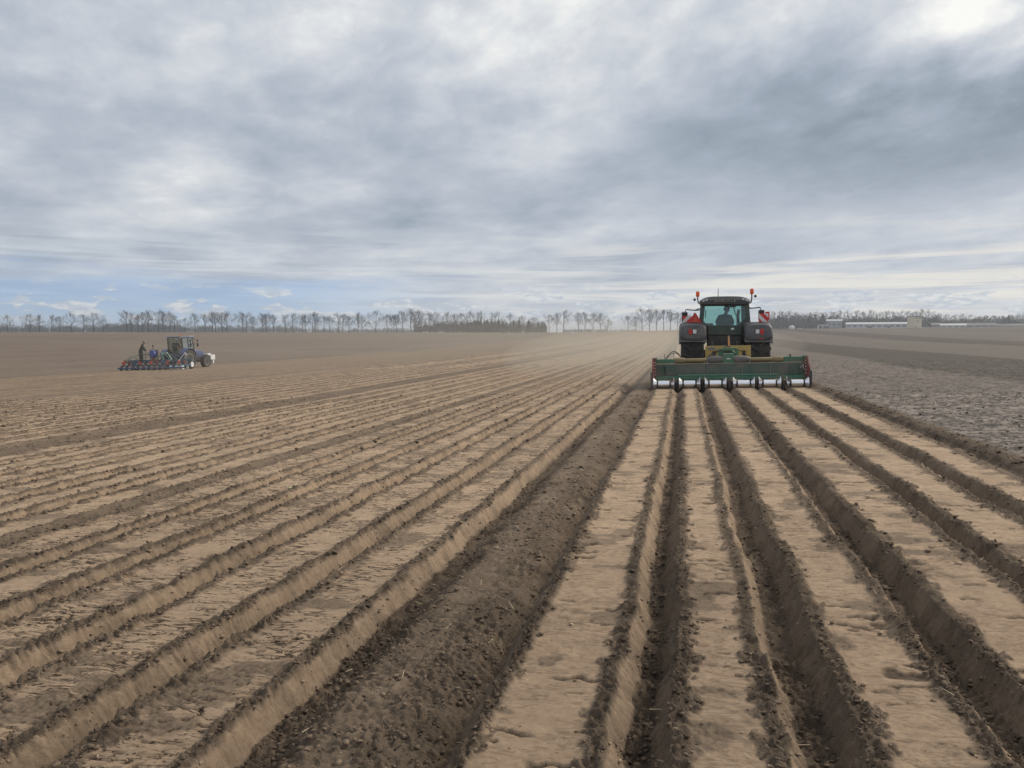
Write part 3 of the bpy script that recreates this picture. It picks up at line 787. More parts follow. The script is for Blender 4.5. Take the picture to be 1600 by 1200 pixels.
    while x < .23:
        w = rr.uniform(.022, .04)
        ch.box(x, x + .010, -.124, -.121, 2.76, 2.81)
        if rr.random() < .6: ch.box(x, x + w, -.1245, -.1205, 2.80, 2.811)
        if rr.random() < .5: ch.box(x, x + w, -.1245, -.1205, 2.757, 2.768)
        if rr.random() < .5: ch.box(x + w, x + w + .010, -.124, -.121, 2.758, 2.81)
        x += w + .026
    ch.build('roof_characters', paint('worn_white', (.42, .43, .43), .6, dust=.5), roof)
    for x, z in ((-.70, 2.77), (-.60, 2.80), (.58, 2.82), (.70, 2.78)):
        l = MB().lathe([(-.13, .018), (-.125, .040), (-.06, .048), (-.03, .03)], 14, 'y', (x, 0, z)); l.build('work_lamp', paint('lamp_glass', (.5, .52, .55), .15, dust=.1), roof, smooth=True)
    MB().tube([(-.21, .3, 2.9), (-.21, .3, 3.20)], .011, 6).build('antenna', BLACK, roof)
    # beacons on their stalks
    for s, zt in ((-1, 3.00), (1, 3.07)):
        st = MB().tube([(s * .74, .25, 2.66), (s * .86, .25, 2.72), (s * .885, .25, 2.84), (s * .885, .25, zt - .06)], .022, 8).build('beacon_stalk', BLACK, roof, smooth=True)
        MB().lathe([(zt - .07, .05), (zt - .05, .060), (zt + .06, .064), (zt + .105, .052), (zt + .115, .02)], 14, 'z', (s * .885, .25, 0)).build('beacon', ORANGE, roof, smooth=True)
        MB().ball((s * 1.0 if s > 0 else -.985, .25, zt - .14 if s > 0 else zt - .17), .047, (1, .8, 1)).build('side_lamp', BLACK, st, smooth=True)
    # mirrors on folding arms
    for s, dz in ((-1, 0), (1, .06)):
        ar = MB().tube([(s * .70, 1.3, 2.52 + dz), (s * .95, 1.35, 2.50 + dz), (s * 1.26, 1.38, 2.53 + dz), (s * 1.30, 1.38, 2.44 + dz)], .020, 8)
        ar.tube([(s * .70, 1.3, 2.60 + dz), (s * .98, 1.35, 2.50 + dz)], .014, 6)
        am = ar.build('mirror_arm', BLACK, T, smooth=True)
        rbox(s * 1.31 - .10, s * 1.31 + .10, 1.33, 1.42, 2.08 + dz, 2.44 + dz).build('mirror', BLACK, am, .03)
    # warning boards and the slow-vehicle triangle
    for s in (-1, 1):
        x = s * 1.22 if s < 0 else 1.24
        z = 1.98 if s < 0 else 2.06
        br = MB().bar((x, -.1, 1.9), (x, -.1, z + .15), .03).build('board_bracket', DSTEEL, T)
        b = MB().box(-.15, .15, -.012, .012, -.13, .15).build('warning_board', STRIPE_L if s < 0 else STRIPE_R, T, .004)
        b.location = (x, -.13, z + .13)
    rbox(1.30, 1.44, -.03, .0, 2.14, 2.40).build('side_marker', RED, T, .01)
    tri = MB().prism([(-1.19, 2.02), (-1.15, 1.98), (-.77, 1.98), (-.73, 2.02), (-.95, 2.37), (-1.0, 2.37)], -.20, -.18, 'y').build('slow_vehicle_triangle', RED, T)
    MB().prism([(-1.06, 2.06), (-.86, 2.06), (-.96, 2.24)], -.206, -.201, 'y').build('reflective_centre', ORANGER, tri)
    # seat, wheel and console inside
    seat = rbox(-.26, .26, .42, .90, 1.62, 1.86).build('seat', BLACK, T, .05)
    rbox(-.25, .25, .34, .44, 1.80, 2.20).build('seat_back', BLACK, seat, .04)
    MB().tube([(0, 1.35, 1.64), (0, 1.18, 1.98)], .03, 8).build('steering_column', BLACK, T)
    w = MB(); pts = [(.19 * math.cos(a), 1.16 + .06 * math.sin(a), 2.0 + .18 * math.sin(a)) for a in np.linspace(0, 2 * math.pi, 17)]
    w.tube(pts, .016, 6, cap=False).build('steering_wheel', BLACK, T, smooth=True)
    rbox(.36, .58, .5, 1.2, 1.64, 1.94).build('side_console', BLACK, T, .03)
    rbox(-.66, -.36, .1, .5, 1.64, 2.02).build('storage_box', BLACK, T, .03)
    return T
tractor = big_tractor()

def driver():
    ox, oy, oz = TX + .02, TY + .40, TZ + 1.86
    J = [(0, .10, .02, (.15, .12)), (0, .08, .16, (.155, .11)), (.015, .07, .33, (.175, .115)), (.03, .07, .43, (.12, .085)), (.045, .09, .50, .058),
         (-.17, .07, .40, .068), (-.26, .16, .20, .052), (-.14, .38, .10, .042),
         (.20, .08, .40, .068), (.29, .18, .20, .052), (.30, .42, .16, .042),
         (-.10, .18, .0, .085), (-.13, .55, .02, .070), (-.13, .62, -.36, .05), (.10, .18, .0, .085), (.13, .55, .02, .070), (.13, .62, -.36, .05), (-.13, .74, -.39, .045), (.13, .74, -.39, .045)]
    B = [(0, 1), (1, 2), (2, 3), (3, 4), (2, 5), (5, 6), (6, 7), (2, 8), (8, 9), (9, 10), (0, 11), (11, 12), (12, 13), (13, 17), (0, 14), (14, 15), (15, 16), (16, 18)]
    b = skin_body('person', J, B, CLOTHD)
    b.location = (ox, oy, oz)
    tag(b, 'driver in a dark jacket sitting inside the green tractor cab, head turned right', 'person')
    head_parts(b, (.075, .11, .635), (.92, .38, -.10), .102)
    hand(b, (-.14, .38, .10), (.6, .9, .15), (0, .3, -1), SKIN, 1.0, .8, 1)
    hand(b, (.30, .42, .16), (-.1, 1, -.1), (0, -.2, -1), SKIN, 1.0, .8, -1)
driver()

# ------------------------------------------------------------------ the bed former behind it
IX, IY = 1.36, 23.8
IZ = Gz(IX, IY)
TILT = math.atan(.0265)
def bed_former():
    I = thing('bed_former', 'wide green bed former with polished steel rollers behind the green tractor', 'implement', (IX, IY, IZ))
    I.rotation_euler = (0, -TILT * .9, 0)
    cs = [(a + b) / 2 - IX for a, b in BEDS]
    # rollers: a bright tube for each bed top, cones that press the sides of the furrows
    MB().lathe([(-2.32, .045), (2.32, .045)], 12, 'x', (0, 0, .15)).build('roller_axle', DSTEEL, I, smooth=True)
    for i, c in enumerate(cs):
        MB().lathe([(c - .165, .03), (c - .165, .115), (c + .165, .115), (c + .165, .03)], 32, 'x', (0, 0, .125)).build('roller', STEEL, I, smooth=True)
        for s in (-1, 1):
            MB().lathe([(c + s * .205, .03), (c + s * .21, .115), (c + s * .300, .215), (c + s * .308, .215), (c + s * .308, .03)], 32, 'x', (0, 0, .125)).build('cone', STEEL, I, smooth=True)
            MB().lathe([(c + s * .168, .09), (c + s * .196, .09)], 20, 'x', (0, 0, .125)).build('spacer', BLACK, I, smooth=True)
    for i in range(5):
        m = (cs[i] + cs[i + 1]) / 2; h = (cs[i + 1] - cs[i]) / 2 - .327
        MB().lathe([(m - h, .05), (m - h, .10), (m, .235), (m + h, .10), (m + h, .05)], 26, 'x', (0, .02, .085)).build('furrow_disc', DSTEEL, I, smooth=True)
    # scraper rail and hood
    rbox(-1.50, 1.46, .28, .36, .355, .395).build('scraper_rail', paint('rail_green', (.085, .22, .15), .45, dust=.3), I, .008)
    rbox(-2.19, 2.19, .30, .42, .235, .352).build('lower_beam', GREEN_I, I, .012)
    edges = [-2.20, -1.95, -1.40, -.62, .40, 1.22, 1.66, 1.98, 2.20]
    for a, b in zip(edges[:-1], edges[1:]):                  # hood plates between the ribs
        rbox(a + .012, b - .012, .42, .45, .36, .69).build('hood_plate', GREEN_P, I, .006)
    for x in edges[1:-1]:
        rbox(x - .012, x + .012, .39, .50, .352, .71).build('hood_rib', GREYM if abs(x) < 1.8 else GREEN_I, I, .004)
    rbox(-2.22, 2.22, .45, 1.15, .62, .69).build('hood_top', GREEN_P, I, .01)
    rbox(-2.20, 2.20, .42, .50, .70, .735).build('hood_flange', paint('dusty_flange', (.22, .21, .15), .6, dust=.6), I, .005)
    rbox(-2.22, 2.22, 1.12, 1.17, .20, .69).build('front_plate', GREEN_P, I, .01)
    # main beam, drive shafts with guards
    rbox(-2.22, -1.58, .50, .66, .74, .87).build('main_beam', GREEN_I, I, .015)
    rbox(1.58, 2.20, .50, .66, .74, .89).build('main_beam', GREEN_I, I, .015)
    rbox(-1.6, 1.6, .62, .70, .74, .80).build('rear_tie', YELLOW, I, .008)
    for s in (-1, 1):
        sh = MB().lathe([(s * .62, .05), (s * .66, .062), (s * 1.28, .062), (s * 1.30, .05)], 16, 'x', (0, .56, .82)).build('drive_shaft', OCHRE, I, smooth=True)
        MB().lathe([(s * 1.26, .05), (s * 1.29, .078), (s * 1.35, .088), (s * 1.50, .092), (s * 1.58, .086), (s * 1.62, .05)], 18, 'x', (0, .56, .82)).build('shaft_guard', OCHRE, I, smooth=True)
        g_ = MB().lathe([(s * .14, .06), (s * .16, .125), (s * .44, .130), (s * .56, .105), (s * .63, .065)], 18, 'x', (0, .55, .82)).build('gear_motor', paint('motor_grey', (.085, .085, .088), .5, dust=.6), I, smooth=True)
        rbox(s * .62 - .02, s * .62 + .02, .44, .60, .58, .80).build('motor_bracket', GREYM, I, .004)
    rbox(-.16, .16, .44, .74, .60, 1.02).build('gearbox', GREEN_I, I, .03)
    rbox(-.05, .06, .425, .44, .84, .87).build('gearbox_tag', WHITE, I, .003)
    # A-frame and yellow headstock plate
    hp = MB()
    hp.box(-.66, .72, 1.20, 1.25, .70, .84); hp.box(-.66, .72, 1.20, 1.25, 1.08, 1.24)
    for a, b in ((-.66, -.44), (-.34, -.20), (.30, .46), (.56, .72)): hp.box(a, b, 1.202, 1.248, .84, 1.08)
    hp.build('headstock', YELLOW, I, .006)
    rbox(-.58, -.36, 1.185, 1.198, 1.12, 1.20).build('headstock_decal', GREYM, I)
    for s in (-1, 1):
        MB().bar((s * .36 - .02, .62, .80), (s * .07, 1.15, 1.18), .06, .09).build('frame_brace', GREEN_I, I, .01)
        rbox(s * .25 - .045 + .02, s * .25 + .045 + .02, .72, .84, .80, 1.16).build('frame_upright', GREEN_I, I, .01)
    rbox(-.14, .26, .72, .86, 1.10, 1.18).build('frame_crossbar', GREEN_I, I, .01)
    rbox(-.04, .16, .66, .70, .98, 1.01).build('frame_pin', WHITE, I, .005)
    tl = MB().bar((.06, 1.10, 1.18), (.06, 1.35, 1.52), .05, .06).build('top_link', paint('link_orange', (.50, .22, .06), .5, dust=.3), I, .008)
    MB().tube([(.06, 1.3, 1.40), (.06, 1.3, 1.56)], .022, 8).build('top_link_handle', paint('handle_tan', (.42, .33, .22), .5), tl)
    # hoses
    for k, (a, b, h, r) in enumerate((((-1.88, .58, .86), (-1.36, 1.5, .82), .26, .016), ((-1.86, .60, .86), (-1.34, 1.52, .80), .22, .012), ((-.30, .75, 1.10), (-.62, .60, .86), .05, .018), ((-.02, .80, 1.14), (-.50, .62, .92), .06, .016), ((.10, 1.0, 1.2), (-.2, .9, 1.0), .12, .014), ((.30, .9, 1.1), (.62, .62, .86), .06, .012))):
        MB().tube(arc(a, b, h), r, 7).build('hose', BLACK, I, smooth=True)
    MB().tube(arc((-1.94, .40, .70), (-1.92, .40, .40), .05, bend=(1, 0, 0)), .014, 6).build('hose', BLACK, I, smooth=True)
    for x, h in ((-1.90, .16), (-1.62, .20), (1.80, .08)):
        MB().tube([(x, .58, .85), (x, .58, .87 + h)], .009, 6).build('depth_rod', BLACK, I)
    MB().lathe([(.89, .03), (.92, .028), (.97, .012)], 10, 'z', (1.80, .58, 0)).build('filler_cap', BLACK, I, smooth=True)
    # end plates with bolts
    for s in (-1, 1):
        e = MB().prism([(-.12, .02), (1.2, .06), (1.2, .62), (.72, .90), (.30, .92), (-.10, .60)], s * 2.25 - .02, s * 2.25 + .02, 'x').build('end_plate', REDD, I, .006)
        rbox(s * 2.22 - .055, s * 2.22 + .055, .24, .32, .28, .90).build('end_post', REDD, I, .008)
        rbox(s * 2.28 - .03, s * 2.28 + .03, -.15, .45, -.02, .50).build('side_skirt', DSTEEL, I, .008)
        rbox(s * 2.19 - .04, s * 2.19 + .05, .44, .70, .86, .92).build('end_cap', GREEN_I, I, .006)
        for z in (.40, .50, .60, .70, .78):
            MB().lathe([(.225, .014), (.24, .014)], 8, 'y', (s * 2.19, 0, z)).build('bolt', WHITE, e)
    MB().bar((2.06, .40, .56), (2.16, .40, .66), .014).build('latch', WHITE, I)
    MB().bar((2.16, .40, .52), (2.14, .40, .64), .014).build('latch', WHITE, I)
bed_former()

# ------------------------------------------------------------------ the blue tractor and its drill
BX, BY = -38.9, 51.2
def blue_tractor():
    T = thing('blue_tractor', 'blue tractor with a white-tinted cab, far left, pulling the seed drill', 'tractor', (BX + .15, BY + 2.2, Gz(BX, BY + 2.2) - .04), 0)
    T.rotation_euler = (0, -TILT, 0)
    CREAM = paint('rim_cream', (.55, .54, .50), .45, dust=.25)
    for s in (-1, 1):
        wheel(T, s * .86, 0, .76, .44, .44, CREAM, CREAM, 18, s, .04)
        wheel(T, s * .82, 2.30, .52, .34, .28, CREAM, CREAM, 16, s, .035)
        m = MB(); n = 14
        for i in range(n + 1):
            a = R(25 + 135 * i / n)
            def P(x, r): return (s * x, -math.cos(a) * r, .78 + math.sin(a) * r)
            m.v += [P(.60, .82), P(.62, .86), P(1.06, .86), P(1.12, .82), P(1.10, .80), P(.62, .80)]
        for i in range(n):
            for j in range(6): m.f.append((i * 6 + j, i * 6 + (j + 1) % 6, i * 6 + 6 + (j + 1) % 6, i * 6 + 6 + j))
        m.f.append(tuple(range(6))); m.f.append(tuple(n * 6 + j for j in reversed(range(6))))
        m.build('fender', BLUE, T, smooth=True)
    m = MB(); prof = [(-.30, .92), (-.32, 1.25), (-.26, 1.42), (0, 1.47), (.26, 1.42), (.32, 1.25), (.30, .92)]; k = len(prof)
    for y, sc, dz in ((1.15, 1.05, .06), (2.2, 1.0, .0), (2.75, .95, -.10), (2.92, .82, -.24)):
        for x, z in prof: m.v.append((x * sc, y, .92 + (z - .92) * (1 + dz)))
    for i in range(3):
        for j in range(k): m.f.append((i * k + j, i * k + (j + 1) % k, (i + 1) * k + (j + 1) % k, (i + 1) * k + j))
    m.f.append(tuple(range(k))); m.f.append(tuple(3 * k + j for j in range(k)))
    bn = m.build('bonnet', BLUE, T, smooth=True)
    rbox(.318, .330, 1.35, 1.75, 1.24, 1.36).build('side_decal', WHITE, bn)
    rbox(-.28, .28, .2, 2.8, .48, .93).build('engine', BLACK, T, .03)
    rbox(-.66, .66, 2.24, 2.36, .46, .58).build('front_axle', DSTEEL, T, .02)
    rbox(.30, .62, .70, 1.15, .52, .86).build('fuel_tank', BLACK, T, .03)
    MB().lathe([(-.75, .09), (.75, .09)], 12, 'x', (0, 0, .76)).build('rear_axle', DSTEEL, T)
    rbox(-.62, .62, -.25, 1.20, .94, 1.14).build('cab_floor', BLUE, T, .03)
    lo = [(-.64, -.28, 1.1), (.64, -.28, 1.1), (-.60, 1.22, 1.1), (.60, 1.22, 1.1)]; tp = [(-.62, -.34, 2.42), (.62, -.34, 2.42), (-.60, .98, 2.42), (.60, .98, 2.42)]
    for a, b in zip(lo, tp): MB().bar(a, b, .07, .07, (0, 1, 0)).build('pillar', BLACK, T, .01)
    for s in (-1, 1): MB().bar((s * .65, .42, 1.14), (s * .63, .40, 2.42), .07, .06, (0, 1, 0)).build('door_post', BLACK, T, .01)
    def pane(nm, q, mat):
        q = [Vector(p) for p in q]; nn = (q[1] - q[0]).cross(q[3] - q[0]).normalized() * .006
        MB().add([tuple(p + nn) for p in q] + [tuple(p - nn) for p in q], [(0, 1, 2, 3), (7, 6, 5, 4), (0, 4, 5, 1), (1, 5, 6, 2), (2, 6, 7, 3), (3, 7, 4, 0)]).build(nm, mat, T)
    pane('rear_window', [(-.60, -.29, 1.20), (.60, -.29, 1.20), (.58, -.33, 2.38), (-.58, -.33, 2.38)], GLASS_C)
    pane('windscreen', [(-.57, 1.20, 1.35), (.57, 1.20, 1.35), (.56, 1.0, 2.38), (-.56, 1.0, 2.38)], GLASS_C)
    for s in (-1, 1):
        pane('door_window', [(s * .625, .47, 1.20), (s * .60, 1.16, 1.20), (s * .605, .96, 2.38), (s * .62, .45, 2.38)], GLASS_C)
        pane('side_window', [(s * .64, -.24, 1.40), (s * .64, .38, 1.40), (s * .625, .37, 2.38), (s * .625, -.29, 2.38)], GLASS_C)
    rbox(.20, .60, .50, .53, 1.30, 2.3).build('sun_blind', paint('pale_blind', (.42, .50, .42), .7), T)
    rf = rbox(-.74, .74, -.50, 1.12, 2.42, 2.54).build('cab_roof', paint('roof_blue', (.06, .10, .17), .35, dust=.3), T, .04)
    rbox(.0, .72, .60, 1.10, 2.53, 2.575).build('roof_hatch', paint('pale_roof', (.42, .50, .56), .35, dust=.2), rf, .015)
    MB().lathe([(2.54, .06), (2.56, .065), (2.66, .06), (2.70, .02)], 12, 'z', (.10, .30, 0)).build('beacon', ORANGE, rf, smooth=True)
    rbox(-.70, -.55, -.53, -.47, 2.44, 2.50).build('work_lamp', WHITE, rf, .01); rbox(.55, .70, -.53, -.47, 2.44, 2.50).build('work_lamp', WHITE, rf, .01)
    am = MB().tube([(.62, 1.1, 2.30), (.90, 1.2, 2.28), (.92, 1.2, 1.75)], .018, 6).build('mirror_arm', BLACK, T)
    rbox(.84, 1.0, 1.18, 1.24, 1.72, 2.0).build('mirror', BLACK, am, .02)
    rbox(.86, .99, 1.18, 1.23, 2.10, 2.28).build('mirror', BLACK, am, .02)
    MB().tube([(.40, 1.45, 1.4), (.40, 1.45, 2.05)], .04, 8).build('exhaust', BLACK, T, smooth=True)
    seat = rbox(-.24, .24, .05, .45, 1.14, 1.5).build('seat', BLACK, T, .04); rbox(-.23, .23, .0, .09, 1.45, 1.95).build('seat_back', BLACK, seat, .03)
    MB().tube([(.17 * math.cos(a), .86 + .06 * math.sin(a), 1.62 + .16 * math.sin(a)) for a in np.linspace(0, 2 * math.pi, 15)], .016, 6, False).build('steering_wheel', BLACK, T)
    # white ballast block and frame on the front linkage
    fr = MB().box(-.35, .35, 2.95, 3.75, .62, .70).box(-.40, .62, 3.35, 3.95, .60, 1.02).box(-.05, .55, 3.05, 3.5, .98, 1.14)
    fr.build('front_weight', WHITE, T, .04)
    for s in (-1, 1): MB().bar((s * .28, 2.6, .55), (s * .30, 3.2, .60), .07).build('front_link', DSTEEL, T)
    MB().bar((.50, 3.7, .65), (.50, 3.75, .30), .16).build('weight_stand', WHITE, T)
blue_tractor()

def seed_drill():
    D = thing('seed_drill', 'low blue seed drill with orange hoppers and pale hoses behind blue tractor', 'seed drill', (BX, BY, Gz(BX, BY)))
    D.rotation_euler = (0, -TILT, 0)
    W = 2.75
    rbox(-W, W, .15, .30, .62, .76).build('tool_bar', BLUEB, D, .015)
    rbox(-W, W, -.45, -.35, .52, .62).build('rear_bar', BLUEB, D, .01)
    rbox(-1.9, .5, -.34, .12, .44, .48).build('platform', paint('platform_steel', (.20, .26, .30), .5, dust=.4), D, .008)
    rbox(-W - .1, W + .1, -.95, -.83, .10, .22).build('press_rail', BLUEB, D, .02)
    for k in range(12):                                       # the row units
        x = -W + .12 + k * (2 * W - .24) / 11
        u = MB().box(x - .035, x + .035, -.80, .22, .30, .40).box(x - .03, x + .03, -.72, -.62, .12, .40).build('row_unit_arm', BLUEB, D, .006)
        h = MB(); z0, z1 = .40, .66
        h.add([(x - .05, -.58, z0), (x + .05, -.58, z0), (x + .05, -.46, z0), (x - .05, -.46, z0), (x - .09, -.62, z1), (x + .09, -.62, z1), (x + .09, -.43, z1), (x - .09, -.43, z1)], [(3, 2, 1, 0), (4, 5, 6, 7), (0, 1, 5, 4), (1, 2, 6, 5), (2, 3, 7, 6), (3, 0, 4, 7)])
        h.build('hopper', (ORANGER, REDD, BLUEB, ORANGER, DSTEEL)[k % 5], u, .012)
        MB().lathe([(x - .05, .03), (x - .05, .15), (x + .05, .15), (x + .05, .03)], 16, 'x', (0, -.80, .15)).build('press_wheel', WHITE if k > 8 else (DSTEEL if k % 2 else REDD), u, smooth=True)
        MB().lathe([(x - .015, .02), (x - .015, .17), (x + .015, .17), (x + .015, .02)], 16, 'x', (0, -.20, .16)).build('coulter_disc', GREYM, u, smooth=True)
    for k in range(9):                                        # seed hoses from the fan to the units
        x = -W + .3 + k * .62
        MB().tube(arc((-.05 + .05 * (k - 4), .28, 1.02), (x, -.35, .72), .14 + .045 * abs(k - 4), 12), .028, 6).build('seed_hose', (TEAL, GREENH, BLUEB)[k % 3], D, smooth=True)
    MB().tube(arc((-2.6, -.2, .7), (-1.9, .1, .72), .38, 12), .026, 6).build('seed_hose', GREENH, D, smooth=True)
    # fan on its red bracket
    fn = MB().lathe([(-.30, .05), (-.30, .24), (-.10, .26), (-.08, .05)], 22, 'y', (-.30, 0, 1.22)).build('fan', paint('fan_blue', (.03, .07, .30), .4, dust=.2), D, smooth=True)
    rbox(-.68, .08, -.08, .02, .92, 1.52).build('fan_shroud', paint('fan_case', (.10, .085, .11), .5, dust=.4), D, .03)
    rbox(-.52, -.08, -.12, .10, .66, .94).build('fan_bracket', REDD, D, .02)
    MB().tube([(-.36, -.05, 1.5), (-.36, -.05, 1.76)], .02, 6).build('lamp_post', BLACK, D); MB().ball((-.36, -.05, 1.82), .075).build('signal_lamp', BLACK, D)
    # linkage
    for s in (-1, 1):
        MB().bar((s * .40, .22, .68), (s * .42, 1.5, .66), .06, .09).build('lower_link', BLUEB, D, .01)
        MB().bar((s * .30, .25, .72), (.0, .45, 1.30), .06).build('headstock_leg', TEAL, D, .008)
    MB().bar((0, .42, 1.28), (0, 1.8, 1.15), .05).build('top_link', GREENH, D)
    MB().bar((.55, .3, 1.30), (1.25, -.1, .76), .06, .06).build('brace', paint('pale_green', (.30, .42, .36), .5, dust=.2), D)
    MB().bar((1.25, -.1, .76), (.9, -.5, .5), .05, .05).build('brace', paint('pale_green', (.30, .42, .36), .5), D)
    # hand rail and marker arm
    MB().tube([(-.86, .22, .60), (-.86, .22, 1.34), (-.86, -.30, 1.34), (-.86, -.30, .46)], .022, 8).build('hand_rail', BLUEB, D, smooth=True)
    for s in (-1, 1):
        w = MB().lathe([(s * 2.45 - .09, .05), (s * 2.45 - .09, .30), (s * 2.45 - .06, .34), (s * 2.45 + .06, .34), (s * 2.45 + .09, .30), (s * 2.45 + .09, .05)], 22, 'x', (0, .50, .34)).build('support_wheel', RUBBER, D, smooth=True)
        MB().lathe([(s * 2.45 - .10, .02), (s * 2.45 - .10, .20), (s * 2.45 + .10, .20), (s * 2.45 + .10, .02)], 18, 'x', (0, .50, .34)).build('wheel_rim', WHITE, w, smooth=True)
    MB().tube([(2.0, .4, .8), (2.2, .2, 1.25), (2.55, -.1, 1.05)], .022, 6).build('marker_arm', WHITE, D); MB().tube([(2.2, .2, 1.25), (2.0, -.4, .6)], .02, 6).build('marker_brace', WHITE, D)
    rbox(-W - .10, -W + .12, -.25, .0, .55, .78).build('end_box', REDD, D, .02)
seed_drill()

def operator():
    J = [(0, 0, .93, (.150, .115)), (.02, .02, 1.10, (.155, .115)), (.07, .05, 1.30, (.185, .125)), (.10, .08, 1.42, (.13, .09)), (.14, .11, 1.50, .062),
         (-.02, .18, 1.38, .075), (.13, .24, 1.12, .058), (.36, .22, .93, .042),
         (.20, -.06, 1.38, .075), (.31, -.10, 1.12, .058), (.46, .0, .93, .042),
         (-.05, .11, .88, .108), (-.02, .14, .50, .078), (-.06, .15, .09, .056), (.06, .13, .03, .050),
         (.02, -.12, .88, .108), (.08, -.13, .50, .078), (.05, -.14, .09, .056), (.17, -.15, .03, .050)]
    B = [(0, 1), (1, 2), (2, 3), (3, 4), (2, 5), (5, 6), (6, 7), (2, 8), (8, 9), (9, 10), (0, 11), (11, 12), (12, 13), (13, 14), (0, 15), (15, 16), (16, 17), (17, 18)]
    b = skin_body('person', J, B, CLOTH)
    x, y = BX - 1.42, BY - .12
    b.location = (x, y, Gz(BX, BY) + .48 + math.tan(TILT) * (x - BX) + .01)
    b.rotation_euler = (0, 0, R(-8))
    tag(b, 'person in black standing on the seed drill, leaning to a rail', 'person')
    head_parts(b, (.21, .13, 1.625), (.95, .15, -.35), .108, CAPM)
    hand(b, (.36, .22, .93), (.8, .0, -.5), (0, -.4, -1), SKIN, 1.0, .7, 1)
    hand(b, (.46, .0, .93), (.8, .1, -.5), (0, .4, -1), SKIN, 1.0, .7, -1)
operator()
def blue_driver():
    x, y = BX + .15, BY + 2.4
    J = [(0, 0, .0, (.16, .13)), (0, 0, .2, (.16, .12)), (0, .0, .38, (.18, .12)), (0, .02, .50, (.11, .08)), (0, .03, .56, .055), (-.2, .0, .42, .07), (-.26, .18, .2, .055), (-.15, .42, .2, .042), (.2, .0, .42, .07), (.26, .18, .2, .055), (.15, .42, .2, .042), (-.1, .1, .0, .09), (-.13, .45, .0, .07), (-.13, .5, -.32, .05), (.1, .1, .0, .09), (.13, .45, .0, .07), (.13, .5, -.32, .05)]
    B = [(0, 1), (1, 2), (2, 3), (3, 4), (2, 5), (5, 6), (6, 7), (2, 8), (8, 9), (9, 10), (0, 11), (11, 12), (12, 13), (0, 14), (14, 15), (15, 16)]
    b = skin_body('person', J, B, CLOTHD); b.location = (x, y, Gz(BX, BY + 2.2) + 1.52)
    tag(b, 'driver in dark clothes sitting in the blue tractor cab at the wheel', 'person')
    head_parts(b, (0, .05, .69), (.1, 1, 0), .105)
    hand(b, (-.15, .42, .2), (.3, 1, .1), (0, .2, -1), SKIN, 1, .8, 1); hand(b, (.15, .42, .2), (-.3, 1, .1), (0, .2, -1), SKIN, 1, .8, -1)
blue_driver()

# ------------------------------------------------------------------ trees on the horizon
BARK = paint('bare_bark', (.060, .053, .048), .95, dust=.3, dcol=(.11, .10, .09), spec=.1)
NEEDLE = paint('dark_needles', (.020, .032, .024), .9, dust=.25, dcol=(.05, .055, .04), spec=.1)
SCRUB = paint('winter_scrub', (.052, .052, .047), .95, dust=.4, dcol=(.085, .078, .066), spec=.1)
def bare_tree_mesh(seed, spread=1.0, H=15.0, fork=.30):
    """one trunk mesh and one crown of limbs and twigs, both from the same branching"""
    r = random.Random(seed); trunk = MB(); crown = MB()
    r0 = .020 * H; n = 9; pts = [Vector((0, 0, -.4))]; dx = dy = 0; rad = [r0 * 1.4]
    for i in range(1, n + 1):
        dx += r.uniform(-.18, .18); dy += r.uniform(-.18, .18); t = i / n
        pts.append(Vector((dx, dy, H * .78 * t))); rad.append(r0 * (1 - .80 * t ** 1.2))
    trunk.tube(pts, rad, 7)
    def on(t):
        f = t * n; i = min(int(f), n - 1); return pts[i].lerp(pts[i + 1], f - i)
    def grow(p, d, L, rd, lev):
        q = p; dd = d.copy(); path = [p]; rr = [rd]
        for i in range(3):
            dd = (dd + Vector((r.uniform(-.26, .26), r.uniform(-.26, .26), r.uniform(-.02, .20)))).normalized()
            q = q + dd * L / 3; path.append(q); rr.append(rd * (1 - .2 * (i + 1)))
        crown.tube(path, rr, 4 if lev < 1 else 3, cap=False)
        if lev >= 4: return
        for j in range(r.choice((3, 4)) if lev < 3 else 3):
            a = r.uniform(0, 6.283); t = r.uniform(.45, 1.0)
            side = dd.orthogonal().normalized(); side.rotate(Matrix.Rotation(a, 3, dd))
            nd = (dd + side * t + Vector((0, 0, .12))).normalized()
            grow(path[(3, 2, 3, 1)[j % 4]], nd, L * r.uniform(.52, .74), max(rd * .56, .036), lev + 1)
    k = r.randint(12, 15)
    for j in range(k):
        t = fork / .78 + (1 - fork / .78) * (j + r.uniform(0, .8)) / k; t = min(t, .985)
        a = 2.4 * j + r.uniform(-.5, .5); u = (t - fork / .78) / (1 - fork / .78)
        out = (1.15 + .35 * math.sin(math.pi * min(u * 1.3, 1)) - .75 * u) * spread
        L = H * (.235 + .07 * math.sin(math.pi * min(u * 1.25, 1)) - .08 * u) * (.8 + .4 * r.random()) * (.75 + .25 * spread)
        grow(on(t), Vector((math.cos(a) * out, math.sin(a) * out, math.copysign(.62 + .5 * u, 1))).normalized(), L, r0 * (.42 - .22 * u), 1)
    grow(pts[-1], Vector((0, 0, 1)), H * .12, r0 * .2, 1)
    zz = max(v[2] for v in crown.v) / H
    for m_ in (trunk, crown): m_.v = [(v[0], v[1], v[2] / zz if v[2] > 0 else v[2]) for v in m_.v]
    def mesh(m, nm):
        me = bpy.data.meshes.new(nm); me.from_pydata(m.v, [], m.f); me.materials.append(BARK); return me
    return mesh(trunk, 'trunk'), mesh(crown, 'crown')
NV = 9
TREES = [bare_tree_mesh(11 + i, (.75, 1.0, 1.2, .8, 1.1, .65, 1.3, .9, .6)[i], 15.0, (.24, .22, .18, .30, .24, .30, .17, .26, .32)[i]) for i in range(NV)]
